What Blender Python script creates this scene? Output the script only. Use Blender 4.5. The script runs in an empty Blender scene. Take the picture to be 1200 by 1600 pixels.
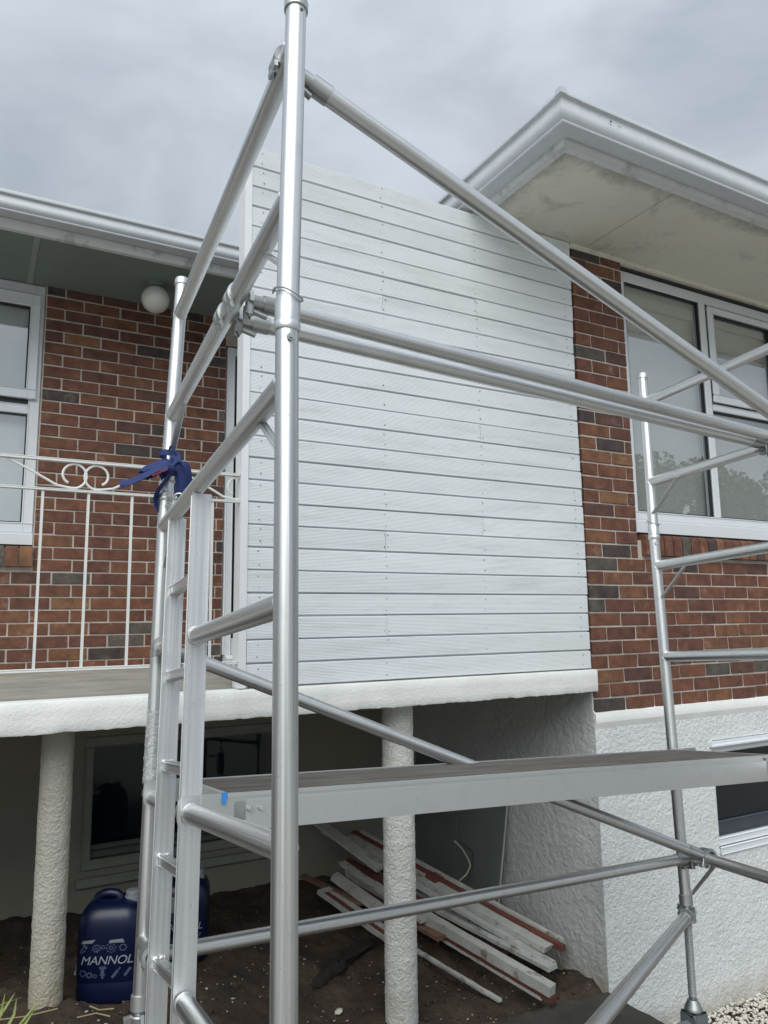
import bpy, bmesh, math, random
import numpy as np
from mathutils import Vector, Matrix, noise as mnoise
random.seed(7)
sc = bpy.context.scene
col = sc.collection
ZO = 1.6                      # everything is drawn with the eye at z=0, then lifted by this much

# ------------------------------------------------------------------ camera
cd = bpy.data.cameras.new('camera'); cam = bpy.data.objects.new('camera', cd); col.objects.link(cam)
cd.sensor_fit = 'HORIZONTAL'; cd.sensor_width = 36.0; cd.lens = 36.0*1163.05/1200.0
cd.clip_start = 0.05; cd.clip_end = 2000
Fv = Vector((0.47769619, 0.86649239, 0.14490442)); Rv = Vector((0.87657226, -0.48109763, -0.01288983)); Uv = Vector((-0.05854423, -0.13317661, 0.98936169))
cam.matrix_world = Matrix(((Rv.x, Uv.x, -Fv.x, 0), (Rv.y, Uv.y, -Fv.y, 0), (Rv.z, Uv.z, -Fv.z, ZO), (0, 0, 0, 1)))
sc.camera = cam

# ------------------------------------------------------------------ world, sun, exposure
SUN_EL, SUN_AZ = math.radians(47), math.radians(218)      # azimuth measured clockwise from +Y
w = bpy.data.worlds.new('World'); sc.world = w; w.use_nodes = True
nt = w.node_tree; N = nt.nodes; Lk = nt.links; N.clear()
def wn(t, **k):
    n = N.new(t)
    for a, b in k.items(): setattr(n, a, b)
    return n
outw = wn('ShaderNodeOutputWorld'); bg = wn('ShaderNodeBackground')
sky = wn('ShaderNodeTexSky', sky_type='NISHITA', sun_disc=False, sun_elevation=SUN_EL, sun_rotation=SUN_AZ, dust_density=4.0, air_density=1.2)
tc = wn('ShaderNodeTexCoord'); sep = wn('ShaderNodeSeparateXYZ'); Lk.new(tc.outputs['Generated'], sep.inputs[0])
mp = wn('ShaderNodeMapping'); mp.inputs['Scale'].default_value = (1.0, 1.0, 1.9); mp.inputs['Location'].default_value = (3.1, 1.7, .4)
Lk.new(tc.outputs['Generated'], mp.inputs[0])
nz = wn('ShaderNodeTexNoise'); nz.inputs['Scale'].default_value = 3.3; nz.inputs['Detail'].default_value = 6; nz.inputs['Roughness'].default_value = .52; nz.inputs['Distortion'].default_value = .4
Lk.new(mp.outputs[0], nz.inputs['Vector'])
rp = wn('ShaderNodeValToRGB'); rp.color_ramp.elements[0].position = .33; rp.color_ramp.elements[0].color = (3.75, 4.25, 4.85, 1)
rp.color_ramp.elements[1].position = .68; rp.color_ramp.elements[1].color = (5.85, 6.4, 6.95, 1)
Lk.new(nz.outputs['Fac'], rp.inputs[0])
# overcast luminance: brighter towards the zenith, as a real cloud deck is
mr = wn('ShaderNodeMapRange'); mr.inputs['From Min'].default_value = 0.0; mr.inputs['From Max'].default_value = 1.0
mr.inputs['To Min'].default_value = .74; mr.inputs['To Max'].default_value = 1.6; Lk.new(sep.outputs['Z'], mr.inputs['Value'])
mul = wn('ShaderNodeVectorMath', operation='SCALE'); Lk.new(rp.outputs[0], mul.inputs[0]); Lk.new(mr.outputs[0], mul.inputs['Scale'])
mx = wn('ShaderNodeMixRGB'); mx.inputs[0].default_value = .88
Lk.new(sky.outputs[0], mx.inputs[1]); Lk.new(mul.outputs[0], mx.inputs[2])
bg.inputs['Strength'].default_value = .060
Lk.new(mx.outputs[0], bg.inputs[0]); Lk.new(bg.outputs[0], outw.inputs[0])
sl = bpy.data.lights.new('sun', 'SUN'); sl.energy = 1.5; sl.angle = math.radians(56); sl.color = (.985, 1, .97)
sun = bpy.data.objects.new('sun', sl); col.objects.link(sun)
sd = Vector((math.sin(SUN_AZ)*math.cos(SUN_EL), math.cos(SUN_AZ)*math.cos(SUN_EL), math.sin(SUN_EL)))
sun.rotation_euler = sd.to_track_quat('Z', 'Y').to_euler(); sun.location = (0, -4, 12)
vs = sc.view_settings; vs.view_transform = 'Standard'; vs.look = 'None'; vs.gamma = 1.0; vs.exposure = 0.76
vs.use_curve_mapping = False
sc.render.engine = 'CYCLES'; sc.cycles.max_bounces = 8

# ------------------------------------------------------------------ materials
def newmat(name):
    m = bpy.data.materials.new(name); m.use_nodes = True
    return m, m.node_tree.nodes, m.node_tree.links, m.node_tree.nodes['Principled BSDF']
def ramp(nodes, stops, interp='LINEAR'):
    r = nodes.new('ShaderNodeValToRGB'); cr = r.color_ramp; cr.interpolation = interp
    while len(cr.elements) < len(stops): cr.elements.new(.5)
    for e, (p, c) in zip(cr.elements, stops): e.position = p; e.color = (*c, 1)
    return r
def noise(nodes, links, vec, scale, detail=4, rough=.55):
    n = nodes.new('ShaderNodeTexNoise'); n.inputs['Scale'].default_value = scale; n.inputs['Detail'].default_value = detail; n.inputs['Roughness'].default_value = rough
    if vec is not None: links.new(vec, n.inputs['Vector'])
    return n
def bump(nodes, links, h, bs, strength, dist, prev=None):
    b = nodes.new('ShaderNodeBump'); b.inputs['Strength'].default_value = strength; b.inputs['Distance'].default_value = dist
    links.new(h, b.inputs['Height'])
    if prev is not None: links.new(prev.outputs[0], b.inputs['Normal'])
    links.new(b.outputs[0], bs.inputs['Normal']); return b
def mixc(nodes, links, fac, a, b, mode='MIX'):
    m = nodes.new('ShaderNodeMixRGB'); m.blend_type = mode
    for i, x in ((0, fac), (1, a), (2, b)):
        if hasattr(x, 'links'): links.new(x, m.inputs[i])
        elif i == 0: m.inputs[0].default_value = x
        else: m.inputs[i].default_value = (*x, 1)
    return m.outputs[0]
def simple(name, c, rough=.5, metal=0, var=.12, vscale=8, bstr=.15, bscale=60, bdist=.002, dirt=None, dscale=2.5, dpos=(.55, .75), coat=0):
    m, n, l, b = newmat(name); t = n.new('ShaderNodeTexCoord')
    a = noise(n, l, t.outputs['Object'], vscale, 5)
    r = ramp(n, [(.25, tuple(x*(1-var) for x in c)), (.75, tuple(min(1, x*(1+var)) for x in c))]); l.new(a.outputs['Fac'], r.inputs[0])
    o = r.outputs[0]
    if dirt:
        d = noise(n, l, t.outputs['Object'], dscale, 8, .68); dr = ramp(n, [(dpos[0], (0, 0, 0)), (dpos[1], (1, 1, 1))]); l.new(d.outputs['Fac'], dr.inputs[0])
        o = mixc(n, l, dr.outputs[0], o, dirt)
    l.new(o, b.inputs['Base Color']); b.inputs['Roughness'].default_value = rough; b.inputs['Metallic'].default_value = metal
    if coat: b.inputs['Coat Weight'].default_value = coat
    if bstr:
        f = noise(n, l, t.outputs['Object'], bscale, 6, .6); bump(n, l, f.outputs['Fac'], b, bstr, bdist)
    return m
M = {}
# bricks: colour by object, speckles and fine grain
def brickmat(name, dark=0):
    m, n, l, b = newmat(name); t = n.new('ShaderNodeTexCoord'); oi = n.new('ShaderNodeObjectInfo')
    r = ramp(n, [(0, (.150, .065, .043)), (.16, (.172, .075, .047)), (.32, (.130, .057, .043)), (.45, (.188, .088, .052)), (.57, (.144, .062, .046)), (.69, (.108, .053, .045)), (.77, (.212, .110, .060)), (.82, (.162, .069, .047)), (.89, (.066, .053, .053)), (.955, (.098, .087, .082))], 'CONSTANT')
    l.new(oi.outputs['Random'], r.inputs[0])
    ad = n.new('ShaderNodeVectorMath'); ad.operation = 'ADD'; l.new(t.outputs['Object'], ad.inputs[0])
    sc_ = n.new('ShaderNodeMath'); sc_.operation = 'MULTIPLY'; sc_.inputs[1].default_value = 37.0; l.new(oi.outputs['Random'], sc_.inputs[0])
    l.new(sc_.outputs[0], ad.inputs[1])
    a = noise(n, l, ad.outputs[0], 14, 5, .6); ar = ramp(n, [(.28, (.60, .58, .60)), (.72, (1.42, 1.38, 1.2))]); l.new(a.outputs['Fac'], ar.inputs[0])
    o = mixc(n, l, 1.0, r.outputs[0], ar.outputs[0], 'MULTIPLY')
    s = noise(n, l, ad.outputs[0], 95, 2, .5); sr = ramp(n, [(.64, (0, 0, 0)), (.70, (1, 1, 1))]); l.new(s.outputs['Fac'], sr.inputs[0])
    fm = n.new('ShaderNodeMath'); fm.operation = 'MULTIPLY'; fm.inputs[1].default_value = .75; l.new(sr.outputs[0], fm.inputs[0])
    o = mixc(n, l, fm.outputs[0], o, (.035, .025, .025))
    # pale bloom of old lime on some bricks
    e = noise(n, l, ad.outputs[0], 7, 6, .7); er = ramp(n, [(.60, (0, 0, 0)), (.80, (.45, .45, .45))]); l.new(e.outputs['Fac'], er.inputs[0])
    o = mixc(n, l, er.outputs[0], o, (.42, .36, .32))
    l.new(o, b.inputs['Base Color']); b.inputs['Roughness'].default_value = .78
    f = noise(n, l, ad.outputs[0], 130, 5, .65); bump(n, l, f.outputs['Fac'], b, .4, .003)
    return m
M['brick'] = brickmat('brick_face')
M['mortar'] = simple('mortar', (.53, .48, .43), .95, var=.2, vscale=12, bstr=.6, bscale=150, bdist=.004)
def boardmat():
    m, n, l, b = newmat('white_deck_board'); t = n.new('ShaderNodeTexCoord'); oi = n.new('ShaderNodeObjectInfo'); g_ = n.new('ShaderNodeNewGeometry')
    mpn = n.new('ShaderNodeMapping'); mpn.inputs['Scale'].default_value = (1, 1, 9); l.new(g_.outputs['Position'], mpn.inputs[0])
    off = n.new('ShaderNodeVectorMath'); off.operation = 'ADD'; l.new(mpn.outputs[0], off.inputs[0]); l.new(oi.outputs['Random'], off.inputs[1])
    a = noise(n, l, off.outputs[0], 2.2, 6, .62); r = ramp(n, [(.28, (.66, .705, .72)), (.5, (.775, .81, .845)), (.75, (.80, .835, .87))]); l.new(a.outputs['Fac'], r.inputs[0])
    vr = n.new('ShaderNodeMapRange'); vr.inputs['To Min'].default_value = .93; vr.inputs['To Max'].default_value = 1.0; l.new(oi.outputs['Random'], vr.inputs['Value'])
    d = noise(n, l, g_.outputs['Position'], 1.1, 5, .6); dr = ramp(n, [(.5, (0, 0, 0)), (.72, (.5, .5, .5))]); l.new(d.outputs['Fac'], dr.inputs[0])
    o = mixc(n, l, dr.outputs[0], r.outputs[0], (.70, .735, .70))
    sv = n.new('ShaderNodeVectorMath'); sv.operation = 'SCALE'; l.new(o, sv.inputs[0]); l.new(vr.outputs[0], sv.inputs['Scale']); l.new(sv.outputs[0], b.inputs['Base Color'])
    b.inputs['Roughness'].default_value = .45; f = noise(n, l, mpn.outputs[0], 30, 4); bump(n, l, f.outputs['Fac'], b, .08, .001); return m
M['board'] = boardmat()
M['trimwhite'] = simple('white_trim_paint', (.78, .80, .82), .38, var=.03, bstr=.05)
M['upvc'] = simple('window_frame_white', (.76, .79, .83), .3, var=.02, bstr=0)
M['nail'] = simple('nail_head', (.12, .125, .13), .6, .6, bstr=0)
M['gasket'] = simple('black_gasket', (.015, .017, .02), .6, bstr=0)
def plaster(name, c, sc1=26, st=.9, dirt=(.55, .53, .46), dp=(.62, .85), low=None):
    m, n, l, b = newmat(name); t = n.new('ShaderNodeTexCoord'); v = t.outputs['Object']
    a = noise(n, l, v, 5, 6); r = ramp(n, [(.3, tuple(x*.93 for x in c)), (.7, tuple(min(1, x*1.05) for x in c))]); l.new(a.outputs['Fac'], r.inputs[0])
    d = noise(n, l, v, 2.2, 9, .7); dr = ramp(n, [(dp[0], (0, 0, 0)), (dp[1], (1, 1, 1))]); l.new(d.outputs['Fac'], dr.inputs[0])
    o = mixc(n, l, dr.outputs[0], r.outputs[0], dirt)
    if low:      # earth splashed up the foot of the wall
        sp = n.new('ShaderNodeSeparateXYZ'); l.new(v, sp.inputs[0])
        wv = noise(n, l, v, 9, 5, .7); ma = n.new('ShaderNodeMath'); ma.operation = 'MULTIPLY_ADD'; ma.inputs[1].default_value = .22; l.new(wv.outputs['Fac'], ma.inputs[0]); l.new(sp.outputs['Z'], ma.inputs[2])
        mr_ = n.new('ShaderNodeMapRange'); mr_.inputs['From Min'].default_value = low[1]; mr_.inputs['From Max'].default_value = low[0]; mr_.inputs['To Min'].default_value = 0; mr_.inputs['To Max'].default_value = .85
        l.new(ma.outputs[0], mr_.inputs['Value']); o = mixc(n, l, mr_.outputs[0], o, (.36, .31, .20))
    l.new(o, b.inputs['Base Color']); b.inputs['Roughness'].default_value = .75
    f = noise(n, l, v, sc1, 6, .6)
    f.inputs['Distortion'].default_value = .35
    fr = ramp(n, [(.38, (0, 0, 0)), (.66, (1, 1, 1))]); l.new(f.outputs['Fac'], fr.inputs[0])
    g = noise(n, l, v, sc1*5, 4, .6)
    b1 = bump(n, l, fr.outputs[0], b, st, .012); bump(n, l, g.outputs['Fac'], b, st*.5, .004, b1)
    return m
M['rough'] = plaster('roughcast_white', (.80, .82, .82), 44, .58, dp=(.72, .95), low=(-.20, .06))
M['slabedge'] = plaster('painted_slab_edge', (.80, .81, .79), 70, .17)
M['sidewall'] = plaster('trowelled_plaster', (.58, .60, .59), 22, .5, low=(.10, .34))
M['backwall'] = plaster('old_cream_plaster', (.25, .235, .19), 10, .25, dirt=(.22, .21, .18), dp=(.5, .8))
M['pillar'] = plaster('pillar_roughcast', (.74, .74, .70), 75, .6, dirt=(.5, .47, .38), dp=(.55, .8))
M['pillar_stained'] = plaster('pillar_roughcast_stained', (.52, .51, .45), 75, .6, dirt=(.5, .47, .38), dp=(.5, .75), low=(-1.58, -1.05))
M['porchfloor'] = simple('bare_concrete', (.33, .31, .27), .9, var=.25, vscale=5, bstr=.5, bscale=70, bdist=.004, dirt=(.2, .19, .17), dscale=3)
M['gutter'] = simple('gutter_paint', (.56, .59, .62), .38, var=.05, bstr=.03, dirt=(.42, .44, .45), dscale=4, dpos=(.6, .85))
M['fascia'] = simple('fascia_paint', (.62, .64, .64), .5, var=.06, bstr=.1, dirt=(.20, .21, .20), dscale=6, dpos=(.54, .74))
def soffit(name, c, mould, edge=None):
    m, n, l, b = newmat(name); t = n.new('ShaderNodeTexCoord'); v = t.outputs['Object']
    a = noise(n, l, v, 2.2, 5); r = ramp(n, [(.3, tuple(x*.9 for x in c)), (.7, c)]); l.new(a.outputs['Fac'], r.inputs[0])
    d = noise(n, l, v, 3.4, 9, .72); d.inputs['Distortion'].default_value = .8
    dr = ramp(n, [(.56, (0, 0, 0)), (.78, (.75, .75, .75))]); l.new(d.outputs['Fac'], dr.inputs[0])
    o = mixc(n, l, dr.outputs[0], r.outputs[0], mould)
    if edge:      # mildew that has crept in from the two outer edges of the eave
        sp = n.new('ShaderNodeSeparateXYZ'); l.new(v, sp.inputs[0]); es = []
        for ax, e0 in (('X', edge[0]), ('Y', edge[1])):
            q = n.new('ShaderNodeMath'); q.operation = 'SUBTRACT'; q.inputs[1].default_value = e0; l.new(sp.outputs[ax], q.inputs[0]); es.append(q)
        mn = n.new('ShaderNodeMath'); mn.operation = 'MINIMUM'; l.new(es[0].outputs[0], mn.inputs[0]); l.new(es[1].outputs[0], mn.inputs[1])
        g2 = noise(n, l, v, 7, 8, .75); ad = n.new('ShaderNodeMath'); ad.operation = 'MULTIPLY_ADD'; ad.inputs[1].default_value = -.34; l.new(g2.outputs['Fac'], ad.inputs[0]); l.new(mn.outputs[0], ad.inputs[2])
        er = n.new('ShaderNodeMapRange'); er.inputs['From Min'].default_value = -.19; er.inputs['From Max'].default_value = -.05; er.inputs['To Min'].default_value = .8; er.inputs['To Max'].default_value = 0; l.new(ad.outputs[0], er.inputs['Value'])
        o = mixc(n, l, er.outputs[0], o, (.24, .25, .22))
    l.new(o, b.inputs['Base Color']); b.inputs['Roughness'].default_value = .7
    f = noise(n, l, v, 40, 4); bump(n, l, f.outputs['Fac'], b, .1, .002); return m
M['soffit'] = soffit('soffit_cream', (.77, .76, .66), (.27, .28, .25), edge=(2.436+.13+.022-2.0, 2.526+.13+.022-5.0))
M['soffit_green'] = soffit('soffit_sage', (.20, .245, .23), (.16, .19, .18))
M['roof'] = simple('roof_iron', (.2, .21, .22), .6, bstr=.1)
# aluminium tube: drawn streaks along the length (UV: u round the tube, v metres along it)
def alu(name, c=(.78, .79, .79), r0=.3, r1=.5, blotch=.3, ustr=9, dk=.62):
    m, n, l, b = newmat(name); t = n.new('ShaderNodeTexCoord'); oi = n.new('ShaderNodeObjectInfo')
    mpn = n.new('ShaderNodeMapping'); mpn.inputs['Scale'].default_value = (ustr, .35, 1); l.new(t.outputs['UV'], mpn.inputs[0])
    off = n.new('ShaderNodeVectorMath'); off.operation = 'ADD'; l.new(mpn.outputs[0], off.inputs[0])
    k = n.new('ShaderNodeMath'); k.operation = 'MULTIPLY'; k.inputs[1].default_value = 50; l.new(oi.outputs['Random'], k.inputs[0]); l.new(k.outputs[0], off.inputs[1])
    st = noise(n, l, off.outputs[0], 1.6, 6, .65)
    sr = ramp(n, [(.37, tuple(x*dk for x in c)), (.62, tuple(min(1, x*1.12) for x in c))]); l.new(st.outputs['Fac'], sr.inputs[0])
    bl = noise(n, l, t.outputs['Object'], 14, 6, .7); br = ramp(n, [(.52, (0, 0, 0)), (.8, (blotch, blotch, blotch))]); l.new(bl.outputs['Fac'], br.inputs[0])
    o = mixc(n, l, br.outputs[0], sr.outputs[0], (.5, .51, .51))
    sc2 = n.new('ShaderNodeMapping'); sc2.inputs['Scale'].default_value = (30, 1.1, 1); sc2.inputs['Rotation'].default_value = (0, 0, .12); l.new(t.outputs['UV'], sc2.inputs[0])
    s2 = noise(n, l, sc2.outputs[0], 3, 3, .7); s2r = ramp(n, [(.66, (0, 0, 0)), (.70, (.5, .5, .5))]); l.new(s2.outputs['Fac'], s2r.inputs[0]); o = mixc(n, l, s2r.outputs[0], o, (.93, .94, .94))
    ce = noise(n, l, t.outputs['Object'], 34, 5, .6); cer = ramp(n, [(.70, (0, 0, 0)), (.74, (.6, .6, .6))]); l.new(ce.outputs['Fac'], cer.inputs[0]); o = mixc(n, l, cer.outputs[0], o, (.36, .36, .355))
    sp = noise(n, l, t.outputs['Object'], 120, 2, .5); spr = ramp(n, [(.70, (0, 0, 0)), (.76, (.45, .45, .45))]); l.new(sp.outputs['Fac'], spr.inputs[0])
    o = mixc(n, l, spr.outputs[0], o, (.22, .22, .22))
    l.new(o, b.inputs['Base Color']); b.inputs['Metallic'].default_value = 1.0
    rr = n.new('ShaderNodeMapRange'); rr.inputs['To Min'].default_value = r0; rr.inputs['To Max'].default_value = r1; l.new(st.outputs['Fac'], rr.inputs['Value']); l.new(rr.outputs[0], b.inputs['Roughness'])
    bump(n, l, st.outputs['Fac'], b, .12, .002); return m
M['alu'] = alu('aluminium_tube', (.74, .75, .75), .30, .54, .5, dk=.70); M['alu2'] = alu('aluminium_section', (.70, .71, .715), .34, .46, .3, 6, .88)
M['galv'] = alu('galvanised_fitting', (.55, .57, .57), .4, .6, .5, 5)
M['grey'] = simple('castor_housing', (.22, .25, .27), .45, .4, bstr=.1)
M['rubber'] = simple('rubber', (.03, .03, .032), .7, bstr=.1)
M['weld'] = simple('weld_bead', (.75, .76, .76), .35, 1, bstr=.5, bscale=200)
def ply(name):
    m, n, l, b = newmat(name); t = n.new('ShaderNodeTexCoord')
    mpn = n.new('ShaderNodeMapping'); mpn.inputs['Scale'].default_value = (.9, 9, 9); l.new(t.outputs['Object'], mpn.inputs[0])
    a = noise(n, l, mpn.outputs[0], 3.2, 8, .62); r = ramp(n, [(.28, (.045, .038, .033)), (.5, (.095, .085, .075)), (.72, (.19, .178, .16))]); l.new(a.outputs['Fac'], r.inputs[0])
    d = noise(n, l, t.outputs['Object'], 5, 7, .7); dr = ramp(n, [(.55, (0, 0, 0)), (.75, (.7, .7, .7))]); l.new(d.outputs['Fac'], dr.inputs[0])
    l.new(mixc(n, l, dr.outputs[0], r.outputs[0], (.06, .052, .046)), b.inputs['Base Color']); b.inputs['Roughness'].default_value = .8
    bump(n, l, a.outputs['Fac'], b, .3, .003); return m
M['ply'] = ply('weathered_plywood')
def glass(name, ior, tint):
    m, n, l, b = newmat(name); n.remove(b); o = n['Material Output']
    lw = n.new('ShaderNodeLayerWeight'); lw.inputs['Blend'].default_value = .5
    p5 = n.new('ShaderNodeMath'); p5.operation = 'POWER'; p5.inputs[1].default_value = 4.0; l.new(lw.outputs['Facing'], p5.inputs[0])
    fr = n.new('ShaderNodeMath'); fr.operation = 'MULTIPLY_ADD'; fr.inputs[1].default_value = 1-ior; fr.inputs[2].default_value = ior; l.new(p5.outputs[0], fr.inputs[0])
    tr = n.new('ShaderNodeBsdfTransparent'); tr.inputs[0].default_value = (*tint, 1)
    gl = n.new('ShaderNodeBsdfGlossy'); gl.inputs['Roughness'].default_value = .0; gl.inputs[0].default_value = (.95, .97, .97, 1)
    t = n.new('ShaderNodeTexCoord'); f = noise(n, l, t.outputs['Object'], 1.3, 2); bp = n.new('ShaderNodeBump'); bp.inputs['Strength'].default_value = .03; bp.inputs['Distance'].default_value = .02
    l.new(f.outputs['Fac'], bp.inputs['Height']); l.new(bp.outputs[0], gl.inputs['Normal'])
    mxs = n.new('ShaderNodeMixShader'); l.new(fr.outputs[0], mxs.inputs[0]); l.new(tr.outputs[0], mxs.inputs[1]); l.new(gl.outputs[0], mxs.inputs[2]); l.new(mxs.outputs[0], o.inputs[0]); return m
M['glass'] = glass('double_glazing', .37, (.98, .99, .985)); M['dglass'] = glass('dark_pane', .03, (.6, .65, .7))
M['blind'] = simple('roller_blind', (.58, .60, .58), .9, var=.04, bstr=.05)
M['blind_dim'] = simple('net_curtain', (.70, .75, .77), .9, var=.06, bstr=.05)
M['dark'] = simple('dark_room', (.02, .024, .03), .9, bstr=0)
M['opal'] = simple('opal_glass', (.66, .66, .62), .12, var=.02, bstr=0, coat=.5)
def soilmat():
    m, n, l, b = newmat('soil_and_pale_yard'); t = n.new('ShaderNodeTexCoord'); v = t.outputs['Object']
    a = noise(n, l, v, 3, 10, .7); r = ramp(n, [(.3, (.026, .020, .016)), (.5, (.066, .045, .032)), (.72, (.125, .092, .066))]); l.new(a.outputs['Fac'], r.inputs[0])
    vz = n.new('ShaderNodeTexVoronoi'); vz.inputs['Scale'].default_value = 95; l.new(v, vz.inputs['Vector'])
    vr = ramp(n, [(0, (1.5, 1.4, 1.3)), (.5, (.7, .7, .7))]); l.new(vz.outputs['Distance'], vr.inputs[0])
    o = mixc(n, l, .8, r.outputs[0], vr.outputs[0], 'MULTIPLY')
    # unseen pale gravel added to bounce light up; bare earth by the house
    sp = n.new('ShaderNodeSeparateXYZ'); l.new(v, sp.inputs[0])
    wv = noise(n, l, v, .8, 6, .7); ma = n.new('ShaderNodeMath'); ma.operation = 'MULTIPLY_ADD'; ma.inputs[1].default_value = 2.5; l.new(wv.outputs['Fac'], ma.inputs[0]); l.new(sp.outputs['Y'], ma.inputs[2])
    lr = n.new('ShaderNodeMapRange'); lr.inputs['From Min'].default_value = 3.5; lr.inputs['From Max'].default_value = 2.7; l.new(ma.outputs[0], lr.inputs['Value'])
    gn = noise(n, l, v, 40, 4); gr = ramp(n, [(.3, (.25, .24, .21)), (.7, (.38, .365, .325))]); l.new(gn.outputs['Fac'], gr.inputs[0])
    o = mixc(n, l, lr.outputs[0], o, gr.outputs[0])
    l.new(o, b.inputs['Base Color']); b.inputs['Roughness'].default_value = .95
    g = noise(n, l, v, 90, 6, .7); bump(n, l, g.outputs['Fac'], b, .8, .012); return m
M['soil'] = soilmat()
M['flake'] = simple('paint_flake', (.42, .40, .35), .8, var=.25, vscale=30, bstr=0)
M['stone'] = simple('pale_stone', (.55, .52, .46), .85, var=.25, vscale=20, bstr=.5, bscale=60, bdist=.004)
M['footing'] = simple('mossy_concrete', (.055, .050, .041), .95, var=.3, vscale=6, bstr=.7, bscale=60, bdist=.006)
M['tw'] = simple('flaking_white_paint', (.43, .435, .41), .65, var=.14, vscale=10, bstr=.3, bscale=40, bdist=.003, dirt=(.17, .12, .09), dscale=13, dpos=(.56, .68))
M['tr'] = simple('red_primer', (.13, .042, .03), .85, var=.35, vscale=14, bstr=.3, bscale=60, dirt=(.10, .06, .045), dscale=10, dpos=(.55, .7))
M['tb'] = simple('raw_old_wood', (.17, .10, .065), .9, var=.35, vscale=16, bstr=.5, bscale=50, bdist=.004)
M['tg'] = simple('grey_old_paint', (.42, .43, .42), .7, var=.2, vscale=12, bstr=.3, dirt=(.13, .11, .09), dscale=11, dpos=(.52, .7))
M['sheet'] = simple('grey_green_board', (.155, .185, .175), .6, var=.15, vscale=2.5, bstr=.1)
M['sheetlight'] = simple('board_edge', (.40, .42, .39), .7, bstr=.1)
M['wire'] = simple('old_rope', (.40, .37, .29), .9, bstr=.3)
M['blackfilm'] = simple('black_plastic', (.026, .022, .020), .7, var=.2, bstr=.5, bscale=14, bdist=.02)
M['drum'] = simple('blue_plastic', (.0022, .0065, .034), .36, var=.1, bstr=.08, bscale=30)
M['drumcap'] = simple('grey_cap', (.20, .22, .24), .5, bstr=0)
M['print'] = simple('white_print', (.26, .28, .33), .6, bstr=0)
M['printdim'] = simple('faded_print', (.055, .07, .13), .6, bstr=0)
M['strap'] = simple('blue_webbing', (.016, .032, .135), .75, var=.2, vscale=40, bstr=.4, bscale=400, bdist=.001)
M['strapred'] = simple('red_stitching', (.25, .03, .05), .8, bstr=0)
M['tape'] = simple('blue_tape', (.03, .22, .62), .5, bstr=0)
M['grass'] = simple('grass_blade', (.20, .24, .07), .6, var=.3, vscale=20, bstr=0)
M['straw'] = simple('dry_stalk', (.30, .25, .14), .8, var=.2, bstr=0)
M['leaf'] = simple('tree_leaf', (.055, .075, .03), .6, var=.45, vscale=1.2, bstr=0)
M['bark'] = simple('bark', (.10, .08, .06), .95, var=.3, bstr=.8, bscale=20, bdist=.02)
M['rail'] = simple('railing_paint', (.74, .75, .74), .45, var=.05, bstr=.15, dirt=(.36, .30, .24), dscale=14, dpos=(.66, .74))
M['fence'] = simple('fence_timber', (.30, .26, .21), .9, var=.25, bstr=.3)
def wrapmat():
    m, n, l, b = newmat('clear_film'); o = n['Material Output']
    b.inputs['Base Color'].default_value = (.92, .94, .94, 1); b.inputs['Roughness'].default_value = .12
    t = n.new('ShaderNodeTexCoord'); mpn = n.new('ShaderNodeMapping'); mpn.inputs['Scale'].default_value = (1, 1, 2.2); mpn.inputs['Rotation'].default_value = (.5, .3, 0); l.new(t.outputs['Object'], mpn.inputs[0])
    a = noise(n, l, mpn.outputs[0], 38, 6, .65); a.inputs['Distortion'].default_value = 2; bump(n, l, a.outputs['Fac'], b, 1.0, .02)
    tr = n.new('ShaderNodeBsdfTransparent'); ms = n.new('ShaderNodeMixShader')
    r = ramp(n, [(.4, (.12, .12, .12)), (.62, (.75, .75, .75))]); l.new(a.outputs['Fac'], r.inputs[0]); l.new(r.outputs[0], ms.inputs[0]); l.new(tr.outputs[0], ms.inputs[1]); l.new(b.outputs[0], ms.inputs[2]); l.new(ms.outputs[0], o.inputs[0]); return m
M['film'] = wrapmat()

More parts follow.
